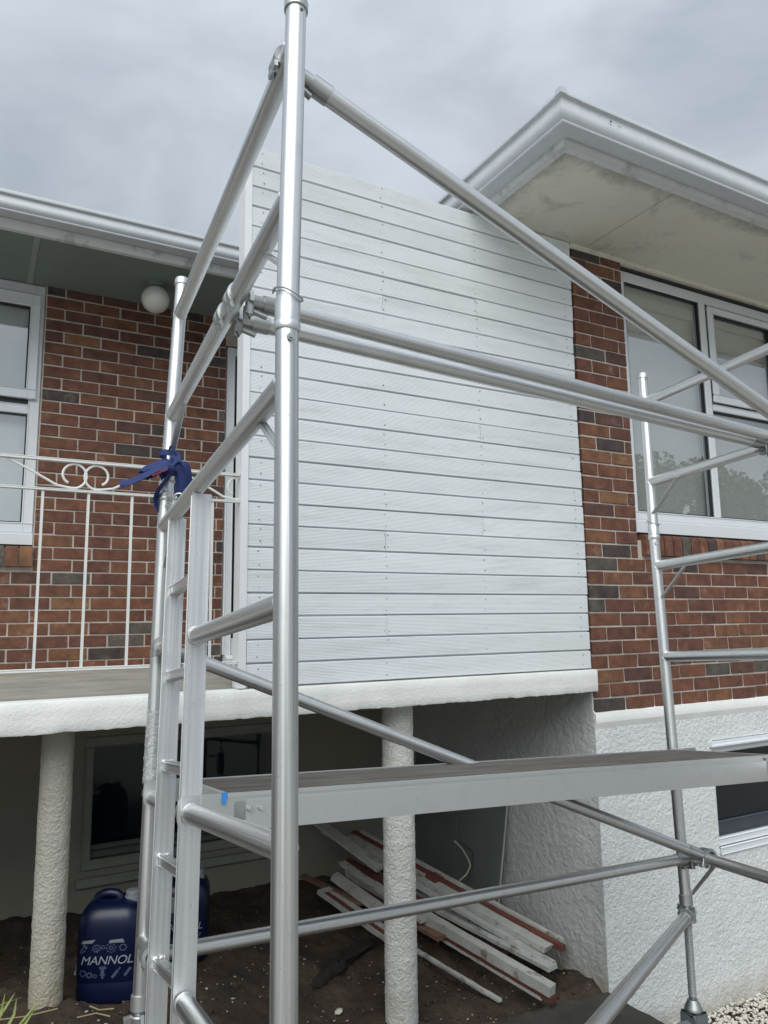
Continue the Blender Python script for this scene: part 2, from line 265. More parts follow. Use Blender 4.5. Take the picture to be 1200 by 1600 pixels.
# ------------------------------------------------------------------ mesh helpers
V = Vector
class MB:
    def __init__(s): s.v = []; s.f = []; s.uv = []; s.mi = []
    def add(s, verts, faces, uvs=None, mi=0):
        o = len(s.v); s.v += [tuple(p) for p in verts]
        for i, f in enumerate(faces):
            s.f.append(tuple(o+k for k in f)); s.mi.append(mi)
            s.uv.append(uvs[i] if uvs else [(0, 0)]*len(f))
    def box(s, a, b, mi=0):
        (x0, y0, z0), (x1, y1, z1) = a, b
        vs_ = [(x0, y0, z0), (x1, y0, z0), (x1, y1, z0), (x0, y1, z0), (x0, y0, z1), (x1, y0, z1), (x1, y1, z1), (x0, y1, z1)]
        s.add(vs_, [(0, 3, 2, 1), (4, 5, 6, 7), (0, 1, 5, 4), (1, 2, 6, 5), (2, 3, 7, 6), (3, 0, 4, 7)], mi=mi)
    def obox(s, P, Q, wd, ht, up=V((0, 0, 1)), mi=0, ends=(1, 1), bev=0):
        """beam from P to Q, wd across, ht along up"""
        P = V(P); Q = V(Q); d = (Q-P).normalized(); side = d.cross(V(up)).normalized(); u = side.cross(d)
        def ring(C, k): return [C+side*(sx*wd/2*k)+u*(sz*ht/2*k) for sx, sz in ((-1, -1), (1, -1), (1, 1), (-1, 1))]
        L = (Q-P).length
        if bev:
            def ring8(C, e=0):
                o = []
                for sx, sz in ((-1, -1), (1, -1), (1, 1), (-1, 1)):
                    a, b = side*(sx*(wd/2-e)), u*(sz*(ht/2-e))
                    p1 = C+a-side*(sx*bev)+b; p2 = C+a+b-u*(sz*bev)
                    o += [p1, p2] if sx*sz > 0 else [p2, p1]
                return o
            r0, r1 = ring8(P), ring8(Q); n = 8
        else: r0, r1 = ring(P, 1), ring(Q, 1); n = 4
        per = [0]
        for i in range(n): per.append(per[-1]+(r0[i]-r0[(i+1) % n]).length)
        fs = [tuple(reversed(range(n))), tuple(range(n, 2*n))]; uvs = [[(0, 0)]*n, [(0, 0)]*n]
        for i in range(n):
            j = (i+1) % n; fs.append((i, j, n+j, n+i)); uvs.append([(per[i]*5, 0), (per[i+1]*5, 0), (per[i+1]*5, L), (per[i]*5, L)])
        s.add(r0+r1, fs, uvs, mi)
    def tube(s, P, Q, r, n=20, cap=True, r2=None, mi=0):
        P = V(P); Q = V(Q); d = (Q-P).normalized(); a = d.orthogonal().normalized(); b = d.cross(a); L = (Q-P).length; r2 = r if r2 is None else r2
        r0 = [P+(a*math.cos(t)+b*math.sin(t))*r for t in (2*math.pi*i/n for i in range(n))]
        r1 = [Q+(a*math.cos(t)+b*math.sin(t))*r2 for t in (2*math.pi*i/n for i in range(n))]
        fs = []; uvs = []
        for i in range(n):
            j = (i+1) % n; fs.append((i, j, n+j, n+i)); uvs.append([(i/n, 0), ((i+1)/n, 0), ((i+1)/n, L), (i/n, L)])
        if cap: fs += [tuple(reversed(range(n))), tuple(range(n, 2*n))]; uvs += [[(0, 0)]*n, [(0, 0)]*n]
        s.add(r0+r1, fs, uvs, mi)
    def path(s, pts, r, n=8, closed=False, mi=0):
        pts = [V(p) for p in pts]; m = len(pts); rings = []; a = None; L = 0; Ls = []
        for i, p in enumerate(pts):
            d = ((pts[(i+1) % m] if (closed or i < m-1) else p)-(pts[i-1] if (closed or i > 0) else p)).normalized()
            if a is None: a = d.orthogonal().normalized()
            a = (a-d*a.dot(d)).normalized(); b = d.cross(a)
            rings.append([p+(a*math.cos(t)+b*math.sin(t))*r for t in (2*math.pi*k/n for k in range(n))])
            if i: L += (p-pts[i-1]).length
            Ls.append(L)
        vs_ = [q for rg in rings for q in rg]; fs = []; uvs = []
        for i in range(m if closed else m-1):
            i2 = (i+1) % m
            for k in range(n):
                k2 = (k+1) % n; fs.append((i*n+k, i*n+k2, i2*n+k2, i2*n+k)); uvs.append([(k/n, Ls[i]), ((k+1)/n, Ls[i]), ((k+1)/n, Ls[i2]), (k/n, Ls[i2])])
        if not closed: fs += [tuple(reversed(range(n))), tuple(range((m-1)*n, m*n))]; uvs += [[(0, 0)]*n]*2
        s.add(vs_, fs, uvs, mi)
    def ribbon(s, pts, wdir, wd, th=.0025, mi=0):
        pts = [V(p) for p in pts]; m = len(pts); vs_ = []
        for i, p in enumerate(pts):
            d = (pts[min(i+1, m-1)]-pts[max(i-1, 0)]).normalized(); wv = V(wdir[i] if isinstance(wdir, list) else wdir); wv = (wv-d*wv.dot(d)).normalized(); nn = d.cross(wv)
            vs_ += [p+wv*wd/2+nn*th/2, p-wv*wd/2+nn*th/2, p-wv*wd/2-nn*th/2, p+wv*wd/2-nn*th/2]
        fs = [(3, 2, 1, 0), tuple(4*(m-1)+k for k in range(4))]
        for i in range(m-1):
            for k in range(4): fs.append((4*i+k, 4*i+(k+1) % 4, 4*i+4+(k+1) % 4, 4*i+4+k))
        s.add(vs_, fs, mi=mi)
    def lathe(s, C, prof, n=32, axis=V((0, 0, 1)), mi=0):
        C = V(C); axis = V(axis).normalized(); a = axis.orthogonal().normalized(); b = axis.cross(a); vs_ = []
        for r, h in prof: vs_ += [C+axis*h+(a*math.cos(t)+b*math.sin(t))*r for t in (2*math.pi*k/n for k in range(n))]
        fs = []
        for i in range(len(prof)-1):
            for k in range(n): fs.append((i*n+k, i*n+(k+1) % n, (i+1)*n+(k+1) % n, (i+1)*n+k))
        fs += [tuple(reversed(range(n))), tuple(range((len(prof)-1)*n, len(prof)*n))]
        s.add(vs_, fs, mi=mi)
    def extr(s, prof, A, B, mi=0):
        """closed profile [(y,z)] extruded along X from A to B"""
        n = len(prof); vs_ = [(A, y, z) for y, z in prof]+[(B, y, z) for y, z in prof]
        fs = [tuple(range(n)), tuple(reversed(range(n, 2*n)))]
        for i in range(n): j = (i+1) % n; fs.append((i, n+i, n+j, j))
        s.add(vs_, fs, mi=mi)
    def mesh(s, name, mats, org=(0, 0, 0), sharp=38):
        o = V(org); me = bpy.data.meshes.new(name); me.from_pydata([tuple(V(p)-o) for p in s.v], [], s.f)
        uvl = me.uv_layers.new(name='UVMap'); k = 0; flat = [c for u in s.uv for q in u for c in q]; uvl.data.foreach_set('uv', flat)
        for m in mats: me.materials.append(m)
        me.polygons.foreach_set('material_index', s.mi); me.polygons.foreach_set('use_smooth', [True]*len(s.f)); me.update()
        bm = bmesh.new(); bm.from_mesh(me); bmesh.ops.recalc_face_normals(bm, faces=bm.faces); bm.to_mesh(me); bm.free()
        me.set_sharp_from_angle(angle=math.radians(sharp))
        return me
def tag(o, label=None, cat=None, group=None, kind=None):
    for k, x in (('label', label), ('category', cat), ('group', group), ('kind', kind)):
        if x: o[k] = x
    return o
ORG = {}
def thing(name, loc, label, cat, group=None):
    o = bpy.data.objects.new(name, None); o.empty_display_size = .1; col.objects.link(o); o.location = loc; ORG[o.name] = V(loc)
    return tag(o, label, cat, group)
def obj(name, mb, mat, parent=None, org=None, sharp=38):
    """one mesh object; vertices are given in the drawing's coordinates"""
    if parent is not None: po = ORG[parent.name]
    else: po = V((0, 0, 0))
    o_ = V(org) if org is not None else (po if parent is not None else V((0, 0, 0)))
    me = mb.mesh(name, mat if isinstance(mat, list) else [mat], o_, sharp)
    o = bpy.data.objects.new(name, me); col.objects.link(o); o.location = o_-po
    if parent is not None: o.parent = parent
    ORG[o.name] = o_
    return o
def inst(name, me, loc, parent=None):
    o = bpy.data.objects.new(name, me); col.objects.link(o); po = ORG[parent.name] if parent is not None else V((0, 0, 0))
    o.location = V(loc)-po
    if parent is not None: o.parent = parent
    return o
def bevel_box_mesh(name, sx, sy, sz, bev, mat, jitter=0):
    bm = bmesh.new(); bmesh.ops.create_cube(bm, size=1); bmesh.ops.scale(bm, vec=(sx, sy, sz), verts=bm.verts)
    bmesh.ops.bevel(bm, geom=bm.edges[:], offset=bev, segments=1, affect='EDGES', profile=.5)
    for v in bm.verts: v.co += V((random.uniform(-1, 1), 0, random.uniform(-1, 1)))*jitter
    me = bpy.data.meshes.new(name); bm.to_mesh(me); bm.free(); me.materials.append(mat); return me
def nz3(p, s, seed=0): return mnoise.noise(V(p)*s+V((seed*13.1, seed*7.7, seed*3.3)))
def fbm(p, s, seed=0): return mnoise.fractal(V(p)*s+V((seed*13.1, seed*7.7, seed*3.3)), 1.0, 2.0, 4)

# ------------------------------------------------------------------ the ground
GP = [(.36, 3.6, -1.56), (.6, 3.75, -1.64), (1.13, 4.25, -1.76), (2.0, 3.55, -2.03), (2.6, 3.6, -2.10), (3.3, 3.6, -2.10), (4.15, 3.4, -2.44), (4.6, 3.4, -2.45), (6.5, 3.4, -2.5), (.3, 5.57, -1.84), (1.0, 5.57, -1.88), (2, 5.57, -1.93), (3.3, 5.57, -1.97),
      (3.0, 2.55, -2.26), (2.6, 3.25, -2.19), (3.15, 3.2, -2.21), (2.85, 3.35, -2.18), (3.45, 3.3, -2.34), (3.7, 3.35, -2.44), (3.35, 2.9, -2.36), (3.75, 2.9, -2.40), (3.0, 1.2, -1.98), (.55, 1.4, -1.62), (.6, 2.8, -1.58), (0, 0, -1.6), (-1.5, 3.5, -1.5), (-1.5, 5.5, -1.75), (-3, 0, -1.55), (3, -2, -1.75), (8, 0, -2.1), (0, -4, -1.6), (2.6, 4.6, -2.04), (3.3, 4.6, -2.03)]
GA = np.array(GP)
def gz(x, y):
    d2 = (GA[:, 0]-x)**2+(GA[:, 1]-y)**2+1e-4; ww = d2**-1.6; z = float((ww*GA[:, 2]).sum()/ww.sum())
    far = max(0, math.hypot(x-1.5, y-2)-7)
    return z if far == 0 else z+( -1.8-z)*min(1, far/8)
def lines(a, b, dense0, dense1, step):
    mid = list(np.arange(dense0, dense1+1e-6, step)); lo = []; x = dense0; st = step
    while x > a: st *= 1.6; x -= st; lo.append(max(a, x))
    hi = []; x = dense1; st = step
    while x < b: st *= 1.6; x += st; hi.append(min(b, x))
    return sorted(lo)+mid+hi
gx_ = lines(-400, 400, -.6, 5.2, .022); gy_ = lines(-400, 400, 2.6, 5.7, .022)
g = MB(); gv = []
for y in gy_:
    for x in gx_:
        z = gz(x, y)
        if -1 < x < 5.5 and 2 < y < 6: z += .026*fbm((x, y, 0), 3.5, 1)+.018*fbm((x, y, 0), 16, 2)
        gv.append((x, y, z))
nx = len(gx_); g.add(gv, [(j*nx+i, j*nx+i+1, (j+1)*nx+i+1, (j+1)*nx+i) for j in range(len(gy_)-1) for i in range(nx-1)])
tag(obj('ground', g, M['soil'], sharp=180), kind='structure')

# ------------------------------------------------------------------ the house
D, D2, ZB, ZL, BL, CH = 3.4336, 5.5718, -.5659, 2.3401, .2525, .086
house = thing('brick_house', (2.0, 5.0, -2.2), 'brown brick house with white plastered basement and a raised porch behind the scaffold', 'house')
XC = 3.33; SOF = 2.441; SOFL = 2.405
# --- brick walls: mortar body with every brick proud of it
def box_part(name, boxes, mat, parent=house):
    b = MB()
    for a, c in boxes: b.box(a, c)
    return obj(name, b, mat, parent)
FY = .0065
full = bevel_box_mesh('brick', BL-.0115, .10, CH-.0115, .0022, M['brick'], .0013); half = bevel_box_mesh('brick', BL/2-.0115, .10, CH-.0115, .0022, M['brick'], .0013)
cutmesh = {}
def brick_of(wd):
    k = round(wd, 3)
    if abs(k-(BL-.0115)) < .002: return full
    if abs(k-(BL/2-.0115)) < .002: return half
    if k not in cutmesh: cutmesh[k] = bevel_box_mesh('brick', k, .10, CH-.0115, .0022, M['brick'], .0013)
    return cutmesh[k]
def courses(wall, x0, x1, zbase, rows, start_half, yf, holes, skip=None):
    """lay running bond between x0 and x1; holes = [(xa, xb, za, zb)]"""
    for r in range(rows):
        za = zbase+r*CH; zc = za+CH/2; sh = (r+start_half) % 2
        segs = [(x0, x1)]
        for (ha, hb, hz0, hz1) in holes:
            if hz0-.02 < zc < hz1+.02:
                ns = []
                for a, b in segs:
                    if hb <= a or ha >= b: ns.append((a, b)); continue
                    if ha > a: ns.append((a, ha))
                    if hb < b: ns.append((hb, b))
                segs = ns
        for a, b in segs:
            x = x0-(BL/2 if sh else 0)
            while x < b-.01:
                xa, xb = max(x, a), min(x+BL, b)
                if wall is wallR and abs(xa-XC) < .003: xa -= .012
                if xb-xa > .03:
                    inst('brick', brick_of(xb-xa-.0115), ((xa+xb)/2+random.uniform(-.001, .001), yf-FY+.05+random.uniform(-.0022, .0022), zc+random.uniform(-.0014, .0014)), wall).rotation_euler = (random.uniform(-.02, .02), random.uniform(-.006, .006), random.uniform(-.006, .006))
                x += BL
# right wing wall
wr = MB()
wr.box((XC-.004, D, ZB), (3.772, D+.11, SOF+.3)); wr.box((3.772, D, ZB), (5.86, D+.11, .50)); wr.box((5.62, D, .50), (5.86, D+.11, SOF+.3)); wr.box((3.772, D, 2.405), (5.62, D+.11, SOF+.3))
wr.box((XC, D+.11, ZB), (XC+.11, D2+.11, SOF+.3))
wallR = obj('brick_wall', wr, M['mortar'], house)
courses(wallR, XC, 5.855, ZB, 35, 0, D, [(3.775, 5.64, .395, 2.5)])
# left wing wall, set back behind the porch
wl = MB()
wl.box((.338, D2, -.32), (1.655, D2+.11, SOFL+.3)); wl.box((-2.6, D2, -.32), (.338, D2+.11, .46)); wl.box((1.655, D2, 2.19), (2.62, D2+.11, SOFL+.3)); wl.box((2.62, D2, -.32), (XC, D2+.11, SOFL+.3))
wallL = obj('brick_wall', wl, M['mortar'], house)
zrow0 = ZL-31*CH
courses(wallL, .5913-7*BL, 1.657, zrow0, 32, 0, D2, [(-2.6, .338, .385, 3), (-2.6, -1.56, -1, .385)])
# --- right window
def frame_bar(mb, x0, x1, z0, z1, y0, y1, bev=.006):
    mb.obox((x0, (y0+y1)/2, (z0+z1)/2), (x1, (y0+y1)/2, (z0+z1)/2), y1-y0, z1-z0, bev=bev)
def frame_post(mb, x0, x1, z0, z1, y0, y1, bev=.006):
    mb.obox(((x0+x1)/2, (y0+y1)/2, z0), ((x0+x1)/2, (y0+y1)/2, z1), x1-x0, y1-y0, up=V((0, 1, 0)), bev=bev)
def glass_quad(x0, x1, z0, z1, y):
    b = MB(); b.add([(x0, y, z0), (x1, y, z0), (x1, y, z1), (x0, y, z1)], [(0, 1, 2, 3)]); return b
Yw = D+.045
wb = MB()
frame_bar(wb, 3.79, 5.62, 2.325, 2.40, Yw, Yw+.07); frame_bar(wb, 3.79, 5.62, .645, .705, Yw, Yw+.07)
frame_post(wb, 3.775, 3.86, .645, 2.40, Yw+.002, Yw+.068); frame_post(wb, 4.622, 4.692, .706, 2.324, Yw-.002, Yw+.066); frame_post(wb, 5.53, 5.62, .645, 2.40, Yw+.002, Yw+.068)
frame_bar(wb, 4.70, 5.53, 1.50, 1.555, Yw, Yw+.06)
winR = obj('window', wb, M['upvc'], house)
obj('sill_board', (lambda b: (b.extr([(Yw+.07, .645), (Yw-.005, .645), (Yw-.03, .632), (Yw-.03, .556), (Yw+.07, .556)], 3.79, 5.63), b)[1])(MB()), M['upvc'], winR)
gk = MB()
for (a, b_, c, d) in ((3.86, 4.622, .705, 2.325), (4.775, 5.46, 1.63, 2.262), (4.692, 5.53, .705, 1.50)):
    for q in ((a, a+.008, c, d), (b_-.008, b_, c, d), (a+.008, b_-.008, c, c+.007), (a+.008, b_-.008, d-.010, d)): gk.box((q[0], Yw+.012, q[2]), (q[1], Yw+.034, q[3]))
for q in ((4.694, 4.702, 1.565, 2.322), (4.702, 5.53, 2.315, 2.322), (4.702, 5.53, 1.556, 1.563)): gk.box((q[0], Yw+.002, q[2]), (q[1], Yw+.02, q[3]))
obj('gasket', gk, M['gasket'], winR)
sb = MB()
frame_bar(sb, 4.703, 5.53, 2.262, 2.314, Yw-.012, Yw+.045); frame_bar(sb, 4.703, 5.53, 1.564, 1.63, Yw-.012, Yw+.045)
frame_post(sb, 4.704, 4.775, 1.565, 2.313, Yw-.010, Yw+.043); frame_post(sb, 5.46, 5.529, 1.565, 2.313, Yw-.010, Yw+.043)
obj('sash', sb, M['upvc'], winR)
for q in ((3.86, 4.622, .705, 2.325), (4.775, 5.46, 1.63, 2.262), (4.692, 5.53, .705, 1.50)):
    obj('pane', glass_quad(*q, Yw+.03), M['glass'], winR)
rb = MB(); rb.box((3.80, D+.135, .5), (5.62, D+.145, 2.40)); obj('blind', rb, M['blind'], winR)
rb = MB(); rb.box((3.80, D+.105, 2.20), (5.62, D+.133, 2.275)); obj('blind_head', rb, M['blind'], winR)
rb = MB(); rb.box((3.775, D+.115, 2.41), (5.7, D+.5, 2.43)); rb.box((3.745, D+.115, .4), (3.775, D+.5, 2.41)); rb.box((5.7, D+.115, .4), (5.72, D+.5, 2.43)); rb.box((3.775, D+.115, .48), (5.7, D+.5, .52)); rb.box((3.775, D+.5, .4), (5.72, D+.52, 2.43)); obj('reveal', rb, M['blind'], winR)
# rounded sill bricks
def sill_brick_mesh(wd, depth, ht):
    b = MB(); r = .035; pr = [(0, 0), (-depth+.004, 0), (-depth, .004)]
    pr += [(-depth+r-r*math.cos(t), ht-r+r*math.sin(t)) for t in (i*math.pi/2/5 for i in range(6))]+[(0, ht)]
    b.extr(pr, -wd/2, wd/2); return b.mesh('sill_brick', [M['brick']])
sbm = sill_brick_mesh(.0765, .15, .142)
sillR = obj('sill', (lambda b: (b.box((3.812, D-.014, .402), (5.70, D+.10, .53)), b)[1])(MB()), M['mortar'], house)
x = 3.847
while x < 5.66: inst('sill_brick', sbm, (x, D+.105, .397+random.uniform(-.002, .002)), sillR); x += .0865
# --- left window
Yl = D2+.045; wb = MB()
XL0, XL1 = -1.55, .335
frame_bar(wb, XL0, XL1, 2.345, 2.42, Yl, Yl+.07); frame_bar(wb, XL0, XL1, .628, .70, Yl, Yl+.07); frame_post(wb, .262, XL1, .629, 2.419, Yl+.002, Yl+.068); frame_post(wb, XL0, XL0+.08, .629, 2.419, Yl+.002, Yl+.068)
frame_bar(wb, XL0+.08, .262, 1.465, 1.535, Yl+.004, Yl+.066); frame_post(wb, -.70, -.63, .70, 2.345, Yl, Yl+.066)
winL = obj('window', wb, M['upvc'], house)
obj('sill_board', (lambda b: (b.extr([(Yl+.07, .628), (Yl-.005, .628), (Yl-.028, .615), (Yl-.028, .545), (Yl+.07, .545)], XL0, XL1), b)[1])(MB()), M['upvc'], winL)
sb = MB(); frame_bar(sb, -.62, .308, 2.25, 2.34, Yl-.02, Yl+.045); frame_bar(sb, -.62, .308, 1.57, 1.643, Yl-.02, Yl+.045); frame_post(sb, .242, .308, 1.571, 2.339, Yl-.018, Yl+.043); frame_post(sb, -.62, -.55, 1.571, 2.339, Yl-.018, Yl+.043); obj('sash', sb, M['upvc'], winL)
gk = MB()
for (a, b_, c, d) in ((-.55, .242, 1.643, 2.25), (-.63, .262, .70, 1.465)):
    for q in ((a, a+.008, c, d), (b_-.008, b_, c, d), (a+.008, b_-.008, c, c+.007), (a+.008, b_-.008, d-.010, d)): gk.box((q[0], Yl+.012, q[2]), (q[1], Yl+.034, q[3]))
for q in ((-.62, .308, 1.537, 1.566),): gk.box((q[0], Yl+.01, q[2]), (q[1], Yl+.03, q[3]))
obj('gasket', gk, M['gasket'], winL)
for q in ((-.55, .242, 1.643, 2.25), (-.63, .262, .70, 1.465), (-1.47, -.70, .70, 2.345)): obj('pane', glass_quad(*q, Yl+.03), M['glass'], winL)
rb = MB(); rb.box((XL0, D2+.135, .5), (.336, D2+.145, 2.41)); obj('curtain', rb, M['blind_dim'], winL)
rb = MB(); rb.box((XL0-.02, D2+.115, 2.41), (.36, D2+.3, 2.43)); rb.box((.338, D2+.115, .45), (.36, D2+.3, 2.41)); rb.box((XL0-.03, D2+.115, .45), (XL0, D2+.3, 2.41)); obj('reveal', rb, M['blind_dim'], winL)
sillL = obj('sill', (lambda b: (b.box((XL0, D2-.012, .392), (.328, D2+.10, .515)), b)[1])(MB()), M['mortar'], house)
x = .296
while x > XL0: inst('sill_brick', sbm, (x, D2+.105, .390+random.uniform(-.002, .002)), sillL); x -= .0865
# --- porch door
db = MB(); Yd = D2-.01
frame_post(db, 1.66, 1.722, -.235, 2.165, Yd-.03, Yd+.06); frame_post(db, 2.55, 2.615, -.235, 2.165, Yd-.03, Yd+.06); frame_bar(db, 1.722, 2.55, 2.105, 2.165, Yd-.03, Yd+.06); frame_bar(db, 1.722, 2.55, -.235, -.115, Yd-.025, Yd+.055)
door = obj('door', db, M['upvc'], house)
db = MB(); db.extr([(Yd+.06, -.236), (Yd-.03, -.236), (Yd-.075, -.262), (Yd-.07, -.30), (Yd+.06, -.30)], 1.675, 2.62); obj('threshold', db, M['upvc'], door)
obj('pane', glass_quad(1.722, 2.55, -.115, 2.105, Yd+.02), M['dglass'], door)
rb = MB(); rb.box((1.66, D2+.3, -.3), (2.62, D2+.32, 2.2)); rb.box((1.63, D2+.06, -.3), (1.66, D2+.3, 2.2)); rb.box((2.62, D2+.06, -.3), (2.65, D2+.3, 2.2)); obj('dark_hall', rb, M['dark'], door)
# --- plastered basement, right
def wall_with_hole(x0, x1, z0, z1, y0, y1, h):
    b = MB(); hx0, hx1, hz0, hz1 = h
    b.box((x0, y0, z0), (hx0, y1, z1)); b.box((hx1, y0, z0), (x1, y1, z1)); b.box((hx0, y0, hz1), (hx1, y1, z1)); b.box((hx0, y0, z0), (hx1, y1, hz0)); return b
bw = wall_with_hole(3.312, 5.88, -2.75, ZB, D-.012, D+.2, (4.335, 5.70, -1.53, -.81))
base = obj('plaster_wall', bw, M['rough'], house)
b = MB()                                                      # soft uneven lip along the top of the plaster
pts = [3.31+i*.04 for i in range(65)]
for i, x in enumerate(pts[:-1]):
    x2 = pts[i+1]; h0 = .012+.006*nz3((x, 0, 0), 9); h1 = .012+.006*nz3((x2, 0, 0), 9); p0, p1 = -.022+.004*nz3((x, 3, 0), 7), -.022+.004*nz3((x2, 3, 0), 7)
    b.add([(x, D+p0, ZB-.055), (x2, D+p1, ZB-.055), (x2, D+p1, ZB-.008), (x, D+p0, ZB-.008), (x2, D+.004, ZB+h1), (x, D+.004, ZB+h0)], [(0, 1, 2, 3), (3, 2, 4, 5)])
    b.add([(x, D-.012, ZB-.09), (x2, D-.012, ZB-.09), (x2, D+p1, ZB-.055), (x, D+p0, ZB-.055)], [(0, 1, 2, 3)])
obj('plaster_lip', b, M['slabedge'], house, sharp=180)
Yb = D+.02; b = MB()
frame_bar(b, 4.335, 5.70, -1.475, -1.425, Yb-.03, Yb+.05); frame_bar(b, 4.335, 5.70, -1.528, -1.476, Yb-.045, Yb+.06); frame_bar(b, 4.335, 5.70, -.90, -.85, Yb-.01, Yb+.05); frame_post(b, 4.335, 4.372, -1.425, -.90, Yb-.012, Yb+.05); frame_post(b, 5.65, 5.70, -1.425, -.90, Yb-.012, Yb+.05)
winB = obj('window', b, M['upvc'], house)
b = MB(); b.extr([(Yb+.05, -.848), (Yb-.06, -.848), (Yb-.06, -.838), (Yb-.05, -.834), (Yb-.05, -.815), (Yb+.05, -.811)], 4.31, 5.72); obj('head_flashing', b, M['upvc'], winB)
b = MB(); frame_bar(b, 4.372, 5.65, -1.424, -1.335, Yb+.005, Yb+.04); obj('sash_rail', b, simple('dark_sash', (.05, .06, .075), .5, bstr=0), winB)
obj('pane', glass_quad(4.372, 5.65, -1.335, -.90, Yb+.025), M['dglass'], winB)
b = MB(); b.box((4.3, D+.21, -1.6), (5.9, D+.5, -.7)); obj('dark_room', b, M['dark'], winB)
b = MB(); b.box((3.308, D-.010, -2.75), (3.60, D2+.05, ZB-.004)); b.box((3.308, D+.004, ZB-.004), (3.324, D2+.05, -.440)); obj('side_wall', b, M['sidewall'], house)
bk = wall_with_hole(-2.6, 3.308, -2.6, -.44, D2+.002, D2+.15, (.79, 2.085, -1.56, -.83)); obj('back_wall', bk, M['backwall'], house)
b = MB()                                                      # window under the porch
frame_bar(b, .735, 2.14, -1.62, -1.555, D2-.02, D2+.05); frame_bar(b, .735, 2.14, -.83, -.76, D2-.015, D2+.05); frame_post(b, .735, .79, -1.555, -.83, D2-.018, D2+.05); frame_post(b, 2.085, 2.14, -1.555, -.83, D2-.018, D2+.05); frame_bar(b, .70, 2.18, -1.72, -1.66, D2-.05, D2+.02)
winU = obj('window', b, simple('cream_frame', (.24, .25, .22), .6), house)
b = MB(); frame_bar(b, .79, 2.085, -1.553, -1.51, D2+.01, D2+.045); frame_bar(b, .79, 2.085, -1.505, -1.47, D2+.02, D2+.04); obj('sash_rail', b, simple('grey_sash', (.12, .125, .12), .6), winU)
obj('pane', glass_quad(.79, 2.085, -1.47, -.83, D2+.03), M['dglass'], winU)
b = MB(); b.box((.7, D2+.16, -1.7), (2.2, D2+.4, -.7)); obj('dark_room', b, M['dark'], winU)
# --- porch slab with a painted, hand-trowelled edge
b = MB(); X0, X1, YF = -2.6, 3.315, 3.385
xs = list(np.arange(X0, -.3, .25))+list(np.arange(-.3, X1-.001, .018))+[X1]; hs = [0, .06, .35, .65, .94, 1.0]
vv = []
for x in xs:
    for k, h in enumerate(hs):
        z = -.306-(.128)*h; y = YF
        if k == 0: y += .005
        if k == 5: y += .004
        p = (x, 0, h*.13); y += -.0022*fbm(p, 7, 3)-.0012*nz3(p, 40, 4); z += (.0035*nz3((x, 0, 0), 6, 5+k)+.003*nz3((x, 1, 0), 34, 6+k))*(1.2 if k == 5 else .35)
        vv.append((x, y, z))
nh = len(hs); b.add(vv, [(i*nh+k, (i+1)*nh+k, (i+1)*nh+k+1, i*nh+k+1) for i in range(len(xs)-1) for k in range(nh-1)])
b.add([vv[i*nh] for i in range(len(xs))]+[(x, YF+.06, -.302) for x in xs], [(i, len(xs)+i, len(xs)+i+1, i+1) for i in range(len(xs)-1)])
b.add([vv[i*nh+nh-1] for i in range(len(xs))]+[(x, YF+.16, -.434) for x in xs], [(i, i+1, len(xs)+i+1, len(xs)+i) for i in range(len(xs)-1)])
e = [vv[(len(xs)-1)*nh+k] for k in range(nh)]; b.add(e+[(X1, YF+.06, -.302), (X1, YF+.16, -.434)], [tuple(range(nh))+(nh+1, nh)])
slab = obj('porch_slab', b, M['slabedge'], house, sharp=180)
b = MB(); b.box((-2.6, YF+.05, -.432), (XC-.002, D2-.001, -.3035)); obj('porch_floor', b, M['porchfloor'], house)
# --- roughcast pillars under the porch
def pillar(cx, cy, r, z0, z1, seed, mat, k_=1.0):
    b = MB(); n = 72; hn = 240; vv = []
    for i in range(hn+1):
        z = z0+(z1-z0)*i/hn
        for k in range(n):
            t = 2*math.pi*k/n; p = (math.cos(t)*r, math.sin(t)*r, z)
            rr = r+.0022*fbm(p, 18, seed)+.0040*k_*abs(fbm(p, 48, seed+1))+.0012*nz3(p, 120, seed+2)
            vv.append((cx+math.cos(t)*rr, cy+math.sin(t)*rr, z))
    b.add(vv, [(i*n+k, i*n+(k+1) % n, (i+1)*n+(k+1) % n, (i+1)*n+k) for i in range(hn) for k in range(n)])
    return obj('pillar', b, mat, house, org=(cx, cy, 0), sharp=180)
pillar(.366, 3.655, .066, -1.75, -.428, 3, M['pillar_stained'], .55); pillar(2.05, 3.60, .083, -2.2, -.428, 8, M['pillar'])
# --- eaves
def sweep_corner(name, prof, xc, yc, yfar, xfar, mat, parent=house):
    """profile (outward, z) round the outer corner (xc, yc)"""
    b = MB(); n = len(prof); vv = [(xc-o, yfar, z) for o, z in prof]+[(xc-o, yc-o, z) for o, z in prof]+[(xfar, yc-o, z) for o, z in prof]
    fs = [tuple(range(n)), tuple(reversed(range(2*n, 3*n)))]
    for s_ in range(2):
        for i in range(n): j = (i+1) % n; fs.append((s_*n+i, s_*n+j, (s_+1)*n+j, (s_+1)*n+i))
    b.add(vv, fs); return obj(name, b, mat, parent, sharp=25)
def gprof(zt, zb_):
    h = zt-zb_
    return [(0, zt-.01), (.118, zt-.006), (.120, zt+.003), (.130, zt+.004), (.133, zt-.010), (.132, zt-.018), (.120, zt-.023), (.116, zt-.17*h), (.115, zt-.25*h), (.117, zt-.33*h), (.120, zt-.43*h), (.1235, zt-.53*h), (.125, zt-.62*h), (.123, zt-.70*h), (.118, zt-.78*h), (.108, zt-.85*h), (.101, zt-.875*h), (.109, zt-.885*h), (.112, zt-.93*h), (.109, zt-.975*h), (.098, zb_), (0, zb_)]
XF, YF2 = 2.436+.13, 2.526+.13                                  # fascia corner, right wing
sweep_corner('gutter', gprof(2.625, 2.468), XF, YF2, 4.9, 7.2, M['gutter'])
